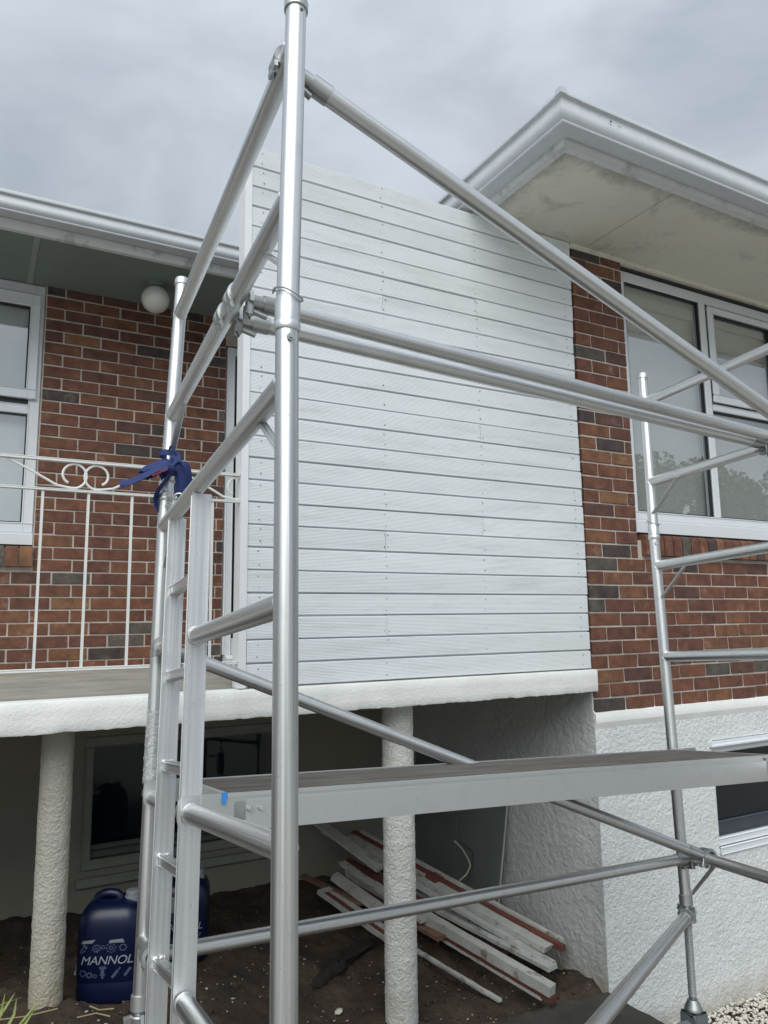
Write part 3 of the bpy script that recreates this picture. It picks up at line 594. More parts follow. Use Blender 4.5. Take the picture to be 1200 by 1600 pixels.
gp_ = [(o+.0015 if o > 0 else 0, z-(.0015 if z < 2.50 else -.001)) for o, z in gprof(2.625, 2.468)]
sweep_corner('gutter_corner', gp_, XF, YF2, YF2+.004, XF+.004, M['gutter'])
b = MB(); b.box((XF-.137, YF2-.137, 2.610), (XF-.095, YF2-.095, 2.642)); obj('gutter_corner_cap', b, M['gutter'], house)
sweep_corner('fascia', [(0.0, 2.62), (-.022, 2.62), (-.022, 2.438), (0.0, 2.438)], XF, YF2, 4.9, 7.2, M['fascia'])
sweep_corner('eave_moulding', [(0.022, 2.467), (0.020, 2.452), (.008, 2.443), (-.012, 2.436), (-.034, 2.432), (-.036, 2.440), (0, 2.467)], XF, YF2, 4.9, 7.2, M['fascia'])
def soffit_panel(x0, x1, y0, y1, z, mat):
    b = MB(); b.box((x0, y0, z), (x1, y1, z+.012)); return obj('soffit', b, mat, house)
soffit_panel(XF+.022, 3.437, YF2+.022, D-.001, SOF, M['soffit']); soffit_panel(3.443, 5.30, YF2+.022, D-.001, SOF, M['soffit']); soffit_panel(5.306, 7.2, YF2+.022, D-.001, SOF, M['soffit']); soffit_panel(XF+.022, XC-.001, D+.001, 4.9, SOF, M['soffit'])
b = MB()
for a, c in ((XC-.03, 3.80),): b.extr([(D-.002, SOF-.002), (D-.026, SOF-.002), (D-.024, SOF-.012), (D-.010, SOF-.024), (D-.002, SOF-.027)], a, c)
b.box((3.80, D-.018, SOF-.030), (5.7, D-.002, SOF-.001)); obj('scotia', b, M['soffit'], house)
b = MB(); b.box((3.778, D+.01, 2.400), (5.62, D+.05, 2.432)); obj('head_shadow_strip', b, M['gasket'], house)
YL2 = 4.69+.13
b = MB(); b.extr([(YL2-o, z) for o, z in gprof(2.583, 2.462)], -2.8, 2.42); obj('gutter', b, M['gutter'], house, sharp=25)
b = MB(); b.box((-2.8, YL2, 2.41), (2.42, YL2+.022, 2.58)); obj('fascia', b, M['fascia'], house)
b = MB(); b.extr([(YL2-.024, 2.460), (YL2-.022, 2.425), (YL2-.006, 2.404), (YL2+.02, 2.400), (YL2+.02, 2.460)], -2.8, 2.42); obj('eave_moulding', b, M['fascia'], house)
soffit_panel(-2.8, .208, YL2+.022, D2-.001, SOFL, M['soffit_green']); soffit_panel(.238, XC-.002, YL2+.022, D2-.001, SOFL, M['soffit_green'])
b = MB(); b.box((.205, YL2+.022, SOFL-.008), (.241, D2-.002, SOFL+.010)); obj('soffit_batten', b, simple('batten_paint', (.28, .33, .31), .6, bstr=.05), house)
b = MB()                                                       # low roofs above the gutters
b.add([(XF-.05, YF2-.05, 2.62), (7.2, YF2-.05, 2.62), (7.2, 7.2, 3.75), (4.9, 7.2, 3.75), (XF-.05, 9.0, 2.62), (4.9, 9.0, 3.4)], [(0, 1, 2, 3), (0, 3, 5, 4)])
b.add([(-2.8, YL2-.05, 2.575), (2.5, YL2-.05, 2.575), (2.5, 8.4, 3.5), (-2.8, 8.4, 3.5)], [(0, 1, 2, 3)]); obj('roof', b, M['roof'], house)
b = MB(); b.box((-2.6, D2+.6, -2.6), (5.85, 8.9, 2.4)); obj('inner_walls', b, M['dark'], house)
# small rust holes in the right gutter
b = MB()
for (x, z, r) in ((2.777, 2.566, .006), (2.775, 2.548, .0025), (2.83, 2.556, .003), (2.845, 2.557, .003), (2.70, 2.572, .002), (3.05, 2.556, .002), (2.62, 2.575, .002)): b.tube((x, 2.5262, z), (x, 2.5285, z), r, 8)
tag(obj('rust_hole', b, M['nail'], house), kind='stuff')

# ------------------------------------------------------------------ globe lamp under the porch eave
lamp = thing('porch_lamp', (1.017, 5.172, 2.40), 'round white opal globe lamp under the porch eave on the left', 'lamp')
b = MB(); b.lathe((1.017, 5.172, 2.405), [(.058, 0), (.058, -.028), (.05, -.03)], 28); obj('lamp_base', b, M['soffit_green'], lamp)
b = MB(); R_ = .098; b.lathe((1.017, 5.172, 2.285), [(max(.001, R_*math.sin(t)), R_*math.cos(t)) for t in (math.pi*i/20 for i in range(2, 21))], 32); obj('globe', b, M['opal'], lamp, sharp=180)

# ------------------------------------------------------------------ white slatted screen
scr = thing('slatted_screen', (2.2, 3.42, -.3), 'tall white screen of ribbed horizontal boards standing on the porch edge', 'screen')
ZS, BP, YS = -.2947, .1094, 3.404
def board_prof():
    h = BP-.0070; n = 13; pr = []
    pr += [(YS+.022, 0), (YS+.003, 0), (YS, .003)]
    p = (h-.010)/n
    for i in range(n):
        z = .005+i*p; pr += [(YS, z+.10*p), (YS, z+.58*p), (YS+.0009, z+.70*p), (YS+.0009, z+.94*p)]
    pr += [(YS, h-.004), (YS+.004, h), (YS+.018, h), (YS+.018, h+.009), (YS+.022, h+.009)]
    return pr
BPR = board_prof()
STUD = [1.19, 1.885, 2.52, 3.222]; joints = {6: 1.885, 7: 2.52, 18: 1.885, 19: 2.52, 12: 2.52, 2: 1.885}
nails = MB()
for r in range(25):
    z = ZS+r*BP; xa, xb = 1.133+random.uniform(-.002, .002), 3.284+random.uniform(-.002, .002)
    if 10 < r < 20: xb -= .006
    segs = [(xa, xb)] if r not in joints else [(xa, joints[r]-.0012), (joints[r]+.0012, xb)]
    for a, c in segs:
        b = MB(); dy = random.uniform(-.0015, .0015); b.extr([(y+dy, zz) for y, zz in BPR], a, c); o = obj('board', b, M['board'], scr, org=(a, YS, z), sharp=20); o.location.z += random.uniform(-.0012, .0012); o.rotation_euler = (random.uniform(-.012, .012), random.uniform(-.0007, .0007), 0)
        o.data.transform(Matrix.Translation((a, YS, z))); o.data.transform(Matrix.Translation((-a, -YS, 0)))
        o.data.transform(Matrix.Translation((0, 0, 0)))
    for xs_ in STUD:
        for zz in (.026, .082):
            if random.random() < .78:
                for dx in ((-.012, .012) if (r in joints and joints[r] == xs_) else (0,)):
                    x = xs_+dx+random.uniform(-.006, .006); q = z+zz+random.uniform(-.006, .006); rr = random.choice((.0022, .0028, .0034)); nails.tube((x, YS-.0018, q), (x, YS+.004, q), rr, 7)
tag(obj('nail', nails, M['nail'], scr), kind='stuff')
b = MB(); b.box((1.095, YS-.004, -.30), (1.1315, YS+.085, 2.44)); obj('end_post', b, M['trimwhite'], scr)
for xs_ in STUD[1:]:
    b = MB(); b.box((xs_-.045, YS+.0235, -.30), (xs_+.045, YS+.09, 2.42)); obj('stud', b, M['trimwhite'], scr)

# ------------------------------------------------------------------ porch railing
ra = thing('porch_railing', (.5, 3.42, -.3), 'white wrought iron railing with curled scrolls along the porch edge', 'railing')
YR = 3.422; RX0 = -2.5
def flat(name, x0, x1, z, wd, ht): b = MB(); b.obox((x0, YR, z), (x1, YR, z), wd, ht, bev=.002); obj(name, b, M['rail'], ra)
flat('top_rail', RX0, 1.094, .704, .026, .014); flat('mid_rail', RX0, 1.094, .574, .022, .012); flat('bottom_rail', RX0, 1.094, -.183, .024, .014)
x = .235+.1825*4
k = 0
while x > RX0+.05:
    b = MB(); b.obox((x, YR, -.176), (x, YR, .568), .011, .011, up=V((0, 1, 0)), bev=.001); obj('bar', b, M['rail'], ra)
    x -= .1825
def arc(cx, cz, r, a0, a1, n=22): return [(cx+r*math.cos(a0+(a1-a0)*i/n), YR, cz+r*math.sin(a0+(a1-a0)*i/n)) for i in range(n+1)]
def scroll(cx, mirror):
    s_ = -1 if mirror else 1; r = .05; cz = .639
    # curl end, over the top, down the inner side, under, then away up to the top rail
    pts = []
    for i in range(30):
        t = math.radians(238)-math.radians(238+100)*i/29*1.0; rr = .036+(.054-.036)*min(1, i/14)
        pts.append((cx+s_*rr*math.cos(t), YR, cz+rr*math.sin(t)))
    lx, _, lz = pts[-1]
    pts += [(cx+s_*(-.065), YR, .595), (cx+s_*(-.12), YR, .625), (cx+s_*(-.19), YR, .662), (cx+s_*(-.262), YR, .696)]
    b = MB(); b.path(pts, .0055, 8); obj('scroll', b, M['rail'], ra)
for c0 in (.402, .402-.73, .402-1.46, 1.13): scroll(c0-.05, False); 
for c0 in (.402, .402-.73, .402-1.46): scroll(c0+.05, True)
# ------------------------------------------------------------------ scaffold (its own frame leans a little with the ground)
A0 = V((0.54782225, 1.40350217, 0.)); SU = V((0.03872972, 0.99924972, -0.10179282)); SV = V((0.99924972, -0.03872972, -0.04202118)); SZ = V((0.04771917, 0.08394144, 1.))
def S(u, v, z): return A0+SU*u+SV*v+SZ*z
Un, Vn, Zn = SU.normalized(), SV.normalized(), SZ.normalized()
W_, L_, RT = 1.383, 2.502, .0254
sc_t = thing('scaffold_tower', S(.7, 1.25, -1.6), 'silver aluminium scaffold tower of round tubes standing in front of the house', 'scaffold')
def tube(name, P, Q, r=RT, mat='alu', n=24, parent=sc_t): b = MB(); b.tube(P, Q, r, n); return obj(name, b, M[mat], parent, org=(V(P)+V(Q))/2)
RZ = [1.385, .955, .508, .044, -.428, -.885]
def weld(P, sgn, parent):
    """bead where a rung (along u) dies into a standard whose axis runs through P"""
    b = MB(); r = RT+.0008; pts = []
    for i in range(26):
        t = 2*math.pi*i/26; v_ = r*math.cos(t)*.93; pts.append(P+Vn*v_+Zn*(r*math.sin(t))+Un*(sgn*(math.sqrt(max(0, RT*RT-v_*v_))+.0005)))
    b.path(pts, .0034, 6, closed=True); return obj('weld', b, M['weld'], parent)
def weld_flat(P, parent):
    b = MB(); b.path([P+(Vn*math.cos(t)+Zn*math.sin(t))*(RT+.001) for t in (2*math.pi*i/24 for i in range(24))], .0026, 6, closed=True); return obj('weld', b, M['weld'], parent)
def pin_clip(C, d, parent):
    """sprung wire locking pin round a standard; d = side it is seen from"""
    C = V(C); d = V(d).normalized(); s_ = d.cross(Zn).normalized(); r = RT+.005
    pts = []
    for i in range(19):
        t = math.radians(-150+i*15); pts.append(C+d*(r*math.cos(t)*1.08)+s_*(r*math.sin(t)*1.08)+Zn*(.010*math.sin(t*1.5)+(.022 if i > 16 else 0)))
    b = MB(); b.path(pts, .0022, 6); obj('locking_pin', b, M['galv'], parent)
def bolt(P, d, parent, r=.007):
    b = MB(); b.tube(V(P), V(P)+V(d)*.006, r*1.25, 6); b.tube(V(P)+V(d)*.006, V(P)+V(d)*.009, r*.6, 8); return obj('bolt', b, M['galv'], parent)
CAMD = lambda P: (-(V(P)-Zn*V(P).dot(Zn))).normalized()
def collar(P, zdir, parent, h=.022, r=RT+.004):
    b = MB(); b.lathe(P, [(r-.002, -h/2), (r, -h/2+.003), (r, h/2-.003), (r-.002, h/2)], 28, zdir); return obj('collar', b, M['alu'], parent)
def castor(Pj, parent, ground):
    """screw jack, housing and wheel below the foot of a standard"""
    top = Pj; bot = V((Pj.x, Pj.y, 0))+V((0, 0, ground+.33)); dz = (bot-top); dn = dz.normalized() if dz.length > .02 else V((0, 0, -1))
    if dz.z > -.05: bot = top+V((0, 0, -.05)); dn = V((0, 0, -1))
    b = MB(); L = (bot-top).length; b.tube(top+dn*-.06, bot, .0165, 18); k = 0
    while k*.0062 < L-.02:
        c = top+dn*(.01+k*.0062); b.lathe(c, [(.0165, -.0022), (.0192, 0), (.0165, .0022)], 16, -dn); k += 1
    jack = obj('screw_jack', b, M['galv'], parent)
    b = MB(); b.lathe(top, [(.026, .012), (.030, .008), (.030, -.018), (.026, -.022)], 20, -dn)
    for s_ in (-1, 1): b.obox(top+Un*(s_*.025), top+Un*(s_*.052)+Zn*.008, .010, .026, up=Zn)
    for s_ in (-1, 1): b.obox(top+Vn*(s_*.025), top+Vn*(s_*.050)-Zn*.004, .010, .024, up=Zn)
    obj('wing_nut', b, M['galv'], parent)
    b = MB(); b.lathe(bot, [(.022, -.002), (.036, -.032), (.040, -.040), (.040, -.048)], 24, V((0, 0, 1))); obj('jack_foot', b, M['galv'], parent)
    b = MB(); c = bot+V((0, 0, -.05)); h = .12
    b.obox(c, c+V((0, 0, -.012)), .088, .088, up=V((0, 1, 0)), bev=.01)
    for s_ in (-1, 1): b.obox(c+V((s_*.038, 0, -.012)), c+V((s_*.038, 0, -h-.06)), .008, .084, up=V((0, 1, 0)))
    b.obox(c+V((0, -.042, -.006)), c+V((0, -.042, -.085)), .070, .006, up=V((0, 1, 0)))
    hs_ = obj('castor_housing', b, M['grey'], parent)
    b = MB(); wc = V((c.x, c.y, ground+.10)); b.lathe(wc, [(.045, -.024), (.094, -.022), (.10, -.012), (.10, .012), (.094, .022), (.045, .024)], 28, V((1, 0, 0))); obj('castor_wheel', b, M['rubber'], hs_)
    b = MB(); b.obox(c+V((-.04, -.01, -.05)), c+V((-.105, -.05, -.035)), .012, .012); b.obox(c+V((-.085, -.055, -.022)), c+V((-.135, -.035, -.03)), .050, .030, bev=.004); obj('brake_pedal', b, M['grey'], hs_)
# standards: upper section spigoted into the base section
def standard(top, mid, low, foot_ground):
    up = V(top)-V(mid); d1 = up.normalized(); d0 = (V(mid)-V(low)).normalized()
    t = tube('standard', mid, top); ORG[t.name] = (V(top)+V(mid))/2
    b = MB(); b.lathe(V(top), [(RT+.0005, -.030), (RT+.004, -.028), (RT+.004, -.004), (RT+.001, .001), (RT-.006, .003)], 26, d1)
    cap = obj('end_cap', b, M['galv'], t)
    hp = V(top)-d1*.043; hd = (CAMD(hp)+Vn*.55).normalized(); b = MB(); b.tube(hp+hd*(RT-.004), hp+hd*(RT+.0012), .0045, 10); obj('pin_hole', b, M['nail'], t)
    t0 = tube('standard', low, mid)
    b = MB(); b.lathe(V(mid), [(RT, .004), (RT+.0028, .006), (RT+.0028, .066), (RT, .070)], 28, d1); obj('sleeve', b, M['alu'], t)
    collar(V(mid)-d1*.001, d1, t)
    bp = V(mid)-d0*.035; bd = (CAMD(bp)+Vn*.25).normalized(); bolt(bp+bd*RT, bd, t0)
    pin_clip(V(mid)+d1*.075, CAMD(V(mid)), t)
    b = MB(); b.lathe(V(low), [(RT, .05), (RT+.005, .047), (RT+.005, .004), (RT, 0)], 26, d0); obj('foot_collar', b, M['galv'], t0)
    castor(V(low)-d0*.02, sc_t, foot_ground)
gA = lambda u, v: gz(S(u, v, -1.6).x, S(u, v, -1.6).y)
standard((0.6152, 1.5309, 1.5153), (0.5676, 1.4573, 0.6368), S(0, .018, -1.10), gA(0, 0))
standard((0.6773, 2.9142, 1.3948), (0.6187, 2.8371, 0.47), S(W_, .006, -1.10), gA(W_, 0))
standard((3.2223, 2.821, 1.3513), (3.1428, 2.7439, 0.4184), (3.029, 2.5971, -1.3432), -2.075)
standard(S(0, L_, 1.53), S(0, L_, .63), S(0, L_, -1.10), gA(0, L_))
def vA(z): return float(np.interp(z, [-1.1, -.702, .636, 1.515], [.018, .016, -.011, -.005]))
def vB(z): return float(np.interp(z, [-1.1, .61, 1.536], [.006, -.012, .003]))
def vD(z): return float(np.interp(z, [-1.1, .665, 1.6], [2.482, 2.512, 2.547]))
def rung(u0, u1, v, z0, z1, name='rung'):
    return tube(name, S(u0, v, z0), S(u1, v, z1))
def gusset(P, Q): b = MB(); b.obox(P, Q, .022, .010, up=Vn.cross((V(Q)-V(P)).normalized()), bev=.002); obj('gusset', b, M['alu2'], sc_t)
for i, (za, zb2) in enumerate(((1.388, 1.373), (.968, .939), (.511, .502))):
    P, Q = S(.012, vA(za), za), S(W_-.012, vB(zb2), zb2); r_ = tube('rung', P, Q)
    weld(S(W_, vB(zb2), zb2), -1, r_); weld(S(0, vA(za), za), 1, r_)
for i, (za, ze) in enumerate(((.037, .045), (-.418, -.436), (-.888, -.884))):
    ue = (.794, .764, .735)[i]
    r_ = tube('rung', S(.012, vA(za), za), S(ue-.008, 0, ze)); weld_flat(S(ue-.0145, 0, ze), r_); weld(S(0, vA(za), za), 1, r_)
    uw = (1.160, 1.125, 1.095)[i]; zb2 = (.050, -.447, -.895)[i]; tube('rung', S(uw+.008, 0, zb2), S(W_-.012, vB(zb2), zb2))
for i, (za, zb2) in enumerate(((1.429, 1.358), (.968, .909), (.513, .450), (.048, -.014), (-.423, -.47), (-.862, -.978))):
    r_ = tube('rung', S(W_-.012, vD(za), za), S(.012, L_, zb2)); weld(S(W_, vD(za), za), -1, r_)
for v0, sides in ((0, (.0, W_)), (L_, (W_, 0))):
    for z in (.955, .508):
        for uu, s_ in ((0, 1), (W_, -1)):
            gusset(S(uu+s_*.195, v0, z-.022), S(uu+s_*.020, v0, z-.165))
gusset(S(W_-.17, L_, -.90), S(W_-.018, L_, -1.05))
# ladder built into the near frame
for P, Q, pr_ in ((S(.82, 0, .478), S(.728, 0, -1.16), 1), (S(1.187, 0, .486), S(1.075, 0, -1.16), 0)):
    b = MB(); d = (V(P)-V(Q)).normalized(); b.obox(Q, P, .058, .026, up=Un, bev=.002)
    for k in (-1, 1):
        b.obox(V(Q)+Vn*(k*.027)-Un*.0132, V(P)+Vn*(k*.027)-Un*.0132, .0035, .002, up=Un)
    if not pr_:
        for k in (-.008, .008): b.obox(V(Q)+Vn*k-Un*.0134, V(P)+Vn*k-Un*.0134, .004, .0010, up=Un)
    obj('stile', b, M['alu2'], sc_t)
for i, (za, zb2) in enumerate(((.229, .223), (-.055, -.055), (-.334, -.328), (-.607, -.592), (-.886, -.857), (-1.12, -1.10))):
    ua = 1.187-.078*((.486-za)/1.646)*1.43; ub = .82-.056*((.478-zb2)/1.638)*1.6
    b = MB(); P, Q = S(ub+.012, 0, zb2), S(ua-.012, 0, za); b.obox(P, Q, .034, .030, up=Zn, bev=.003)
    for k in (-.010, -.0035, .0035, .010): b.obox(V(P)+Vn*k+Zn*.0155, V(Q)+Vn*k+Zn*.0155, .003, .002, up=Zn)
    obj('ladder_rung', b, M['alu2'], sc_t)
    for P, sgn in ((S(ua-.014, 0, za), 1),):
        b = MB(); pts = [V(P)+Vn*(k*.017)+Zn*.0165-Un*.002+Zn*.002*random.uniform(-1, 1) for k in np.linspace(-1, 1, 9)]; b.path(pts, .004, 6); obj('weld', b, M['weld'], sc_t)
# braces with snap hooks over the rungs
def hook(C, axis, bdir, par, name='hook'):
    """claw that grips a tube of axis `axis` through C, with its shank running along bdir"""
    C = V(C); axis = axis.normalized(); bd = (V(bdir)-axis*V(bdir).dot(axis)).normalized(); s_ = axis.cross(bd); r = RT+.008
    if s_.z < 0: s_ = -s_
    b = MB()
    for off in (-.016, .016):
        pts = [C+axis*off+bd*(r*math.cos(t))+s_*(r*math.sin(t)) for t in (math.radians(-20+245*i/18) for i in range(19))]
        b.ribbon(pts, axis, .021, .012)
        e = pts[-1]; b.ribbon([e, e-s_*.010+bd*-.002, e-s_*.020+bd*.004], axis, .019, .010)
    b.obox(C+bd*.030-s_*.012, C+bd*.030-s_*.048, .040, .022, up=bd, bev=.003); b.obox(C+bd*.040-s_*.030, C+bd*.085-s_*.040, .018, .012, up=s_, bev=.002)
    return obj(name, b, M['galv'], par, sharp=50)
def brace(name, P, Q, axP, axQ, r=RT-.0012):
    P = V(P); Q = V(Q); d = (Q-P).normalized()
    par = tube(name, P+d*.075, Q-d*.075, r)
    for C, ax, dd in ((P, axP, d), (Q, axQ, -d)):
        if ax is None: continue
        hook(C, ax, dd, par)
        b = MB(); b.tube(C+dd*.028, C+dd*.088, r-.003, 18); b.tube(C+dd*.072, C+dd*.125, r+.0022, 22); obj('brace_end', b, M['galv'], par)
brace('diagonal_brace', S(.08, .0, 1.40), S(.08, L_, .446), Un, Un)
brace('guard_rail', S(.464, 0, .958), S(.590, L_, .941), Un, Un); brace('guard_rail', S(.575, 0, .956), S(.660, L_, .939), Un, Un)
brace('diagonal_brace', S(1.30, 0, .052), S(1.251, L_, -.870), Un, Un); brace('horizontal_brace', S(1.180, 0, -.888), S(1.325, L_, -.880), Un, Un)
# plan brace clipped to the feet of two opposite standards
Pp = S(1.383, 2.485, -1.139); Qp = S(.02, .22, -1.139); dpl = (Qp-Pp).normalized(); tube('plan_brace', Pp+dpl*.035, Qp, RT+.001)
b = MB(); b.lathe(Pp, [(RT+.002, -.03), (RT+.010, -.028), (RT+.010, .028), (RT+.002, .03)], 24, Zn); b.tube(Pp+dpl*.02, Pp+dpl*.075, RT+.004, 22); b.obox(Pp-Vn*.03+Zn*.01, Pp-Vn*.055+Zn*.012, .02, .012); obj('plan_clamp', b, M['galv'], sc_t)

# working platform resting on the rungs
pl = thing('scaffold_plank', S(1.03, 1.25, -.40), 'long scaffold plank with weathered plywood deck and aluminium edges across the lower rungs', 'plank')
UF, UB, ZT = .757, 1.300, -.392
def Sb(mb, u0, u1, v0, v1, z0, z1):
    vs_ = [S(u, v, z) for z in (z0, z1) for u, v in ((u0, v0), (u1, v0), (u1, v1), (u0, v1))]
    mb.add(vs_, [(0, 3, 2, 1), (4, 5, 6, 7), (0, 1, 5, 4), (1, 2, 6, 5), (2, 3, 7, 6), (3, 0, 4, 7)])
b = MB(); Sb(b, UF+.016, UB-.012, .10, 2.40, ZT-.014, ZT-.003); dk = obj('deck', b, M['ply'], pl, org=S(UF, .1, ZT)); 
def siderail(uo, sgn):
    b = MB(); Sb(b, uo, uo+sgn*.016, .085, 2.418, ZT-.010, ZT); Sb(b, uo+sgn*.009, uo+sgn*.014, .085, 2.418, ZT-.022, ZT-.010)
    Sb(b, uo+sgn*.001, uo+sgn*.010, .12, 2.39, ZT-.100, ZT-.022); obj('side_rail', b, M['alu2'], pl)
siderail(UF, 1); siderail(UB, -1)
for v0 in (.088, 2.392): b = MB(); Sb(b, UF+.02, UB-.02, v0, v0+.022, ZT-.07, ZT-.001); obj('end_rail', b, M['alu2'], pl)
for v0, sg in ((0, 1), (L_, -1)):
    for uu in (UF+.004, UB+.02 if sg > 0 else UB-.02):
        b = MB(); zc = -.434 if v0 == 0 else -.44
        pts = [S(uu, v0-sg*(RT+.005), zc-.015), S(uu, v0-sg*(RT+.005), zc+.010)]+[S(uu, v0-sg*(RT+.005)*math.cos(t), zc+.012+(RT+.004)*math.sin(t)) for t in (i*math.pi/16 for i in range(1, 9))]
        Pn = S(uu, v0, zc)
        # side plate that carries the claw
        vs_ = [S(uu+du, v0+sg*vv_, z_) for du in (-.003, .003) for vv_, z_ in ((-.032, ZT-.075), (-.036, ZT-.060), (-.036, ZT-.010), (-.026, ZT+.003), (.155, ZT+.001), (.155, ZT-.072), (.03, ZT-.072))]
        n_ = 7; b.add(vs_, [tuple(range(n_)), tuple(reversed(range(n_, 2*n_)))]+[(i, (i+1) % n_, n_+(i+1) % n_, n_+i) for i in range(n_)])
        pts = [S(uu+.022, v0+sg*(-(RT+.006)*math.cos(t)), zc+(RT+.006)*math.sin(t)) for t in (math.radians(-60+i*15) for i in range(17))]
        b.ribbon(pts, Un, .042, .005); obj('hook_plate', b, M['galv'], pl)
for vv_ in (.137, .170): b = MB(); P = S(UF-.003, vv_+.03, ZT-.045); b.tube(P, P-Un*.006, .009, 6); b.tube(P-Un*.006, P-Un*.010, .006, 8); obj('bolt', b, M['galv'], pl)
b = MB(); Sb(b, UF-.003, UF+.012, .084, .100, ZT-.012, ZT+.003); b.ribbon([S(UF-.004, .092, ZT-.008), S(UF-.006, .090, ZT-.020), S(UF-.005, .087, ZT-.026)], Vn, .011); obj('tape', b, M['tape'], pl)

# ------------------------------------------------------------------ blue strap knotted on the rear standard
CF = Fv; 
def px(x, y, depth): return (Fv+Rv*((x-600)/1163.05)-Uv*((y-800)/1163.05))*depth
st = thing('tie_strap', px(266, 735, 2.80), 'blue webbing strap knotted around the scaffold post above the railing', 'strap')
def strap(pts, wd, wv=None, mat='strap', name='strap_strand'):
    # smooth the hand-placed points
    P = [px(*p) for p in pts]; Q = []
    for i in range(len(P)-1):
        a, b_, c, d_ = P[max(i-1, 0)], P[i], P[i+1], P[min(i+2, len(P)-1)]
        for k in range(6):
            t = k/6; Q.append(.5*((2*b_)+(c-a)*t+(2*a-5*b_+4*c-d_)*t*t+(3*b_-a-3*c+d_)*t**3))
    Q.append(P[-1]); b = MB(); b.ribbon(Q, wv if wv is not None else Uv, wd, .003); return obj(name, b, M[mat], st, sharp=60)
dB = 2.80
# two turns round the tube
def ring_turn(cx, cy, tilt, wd):
    C = px(cx, cy, dB+.012); ax = (Zn+Vn*tilt).normalized(); a = ax.orthogonal().normalized(); c = ax.cross(a); b = MB()
    b.ribbon([C+(a*math.cos(t)+c*math.sin(t))*(RT+.004) for t in (2*math.pi*i/28 for i in range(29))], ax, wd, .003); obj('strap_turn', b, M['strap'], st, sharp=60)
ring_turn(263, 711, .10, .022); ring_turn(261, 739, -.55, .034); ring_turn(262, 728, .35, .03)
strap([(268, 716, 2.745), (262, 728, 2.735), (245, 733, 2.73), (228, 742, 2.725), (206, 752, 2.72), (187, 757, 2.715)], .030, (Uv*.8+Fv*.6))
strap([(270, 726, 2.75), (250, 724, 2.76), (228, 732, 2.765), (222, 738, 2.765), (232, 744, 2.755), (252, 736, 2.745)], .030, (Uv*.75+Fv*.65))
strap([(187, 757, 2.715), (196, 754, 2.725), (214, 749, 2.735), (236, 738, 2.745), (262, 729, 2.755)], .026, (Uv*.5+Fv*.85))
strap([(272, 708, 2.76), (275, 716, 2.74), (280, 728, 2.73), (286, 742, 2.735), (287, 760, 2.74), (285, 774, 2.745), (282, 786, 2.75)], .034, Rv)
strap([(274, 730, 2.735), (284, 722, 2.73), (292, 730, 2.73), (295, 748, 2.735), (294, 766, 2.74), (290, 778, 2.745)], .026, (Rv*.7+Fv*.7))
strap([(266, 742, 2.74), (258, 752, 2.75), (249, 764, 2.78), (243, 778, 2.80), (245, 792, 2.80), (250, 800, 2.80)], .022, (Rv*.4+Fv*.9))
strap([(276, 735, 2.745), (280, 750, 2.755), (277, 764, 2.76), (284, 776, 2.76)], .026, Rv)
strap([(264, 705, 2.752), (267, 697, 2.748), (272, 701, 2.748), (276, 712, 2.75)], .016, Fv)
b = MB(); C = px(272, 725, 2.742); b.lathe(C-Rv*.02, [(.004, 0), (.017, .008), (.020, .020), (.016, .034), (.005, .042)], 14, (Rv*.8-Uv*.6).normalized()); obj('knot', b, M['strap'], st)
strap([(262, 733, 2.716), (250, 738, 2.715), (238, 743, 2.714)], .006, Uv, 'strapred', 'stitching')
b = MB(); pts = [px(280+8*math.cos(t), 778+7*math.sin(t), 2.735) for t in (2*math.pi*i/18 for i in range(18))]; b.path(pts, .004, 6, closed=True); obj('buckle_ring', b, M['galv'], st)

# clear film wrapped round the rear standard
fw = thing('plastic_wrap', S(W_, 0, -.30), 'crinkled clear plastic film wrapped around the rear scaffold post', 'plastic wrap')
b = MB(); n = 30; hn = 40; vv = []
for i in range(hn+1):
    z = -.165-.245*i/hn
    for k in range(n):
        t = 2*math.pi*k/n; rr = RT+.003+.0035*abs(fbm((math.cos(t), math.sin(t), z*9), 2.2, 9))+.002*nz3((math.cos(t), math.sin(t), z*30), 3, 4)
        if i in (0, hn): rr += .003*nz3((math.cos(t)*3, math.sin(t)*3, i), 2)
        zz = z+(.012*nz3((math.cos(t), math.sin(t), i), 1.7) if i in (0, hn) else 0); vv.append(S(W_, -.0015, zz)+Un*(rr*math.cos(t))+Vn*(rr*math.sin(t)))
b.add(vv, [(i*n+k, i*n+(k+1) % n, (i+1)*n+(k+1) % n, (i+1)*n+k) for i in range(hn) for k in range(n)]); obj('film', b, M['film'], fw, sharp=180)

# locking wire at the foot of the rear standard
b = MB(); b.path([px(222, 1590, 2.60), px(216, 1582, 2.59), px(217, 1568, 2.585), px(226, 1556, 2.58), px(232, 1556, 2.585)], .0022, 6); b.path([px(209, 1580, 2.59), px(212, 1594, 2.585), px(226, 1578, 2.58), px(232, 1570, 2.59)], .0022, 6); obj('locking_pin', b, M['galv'], sc_t)

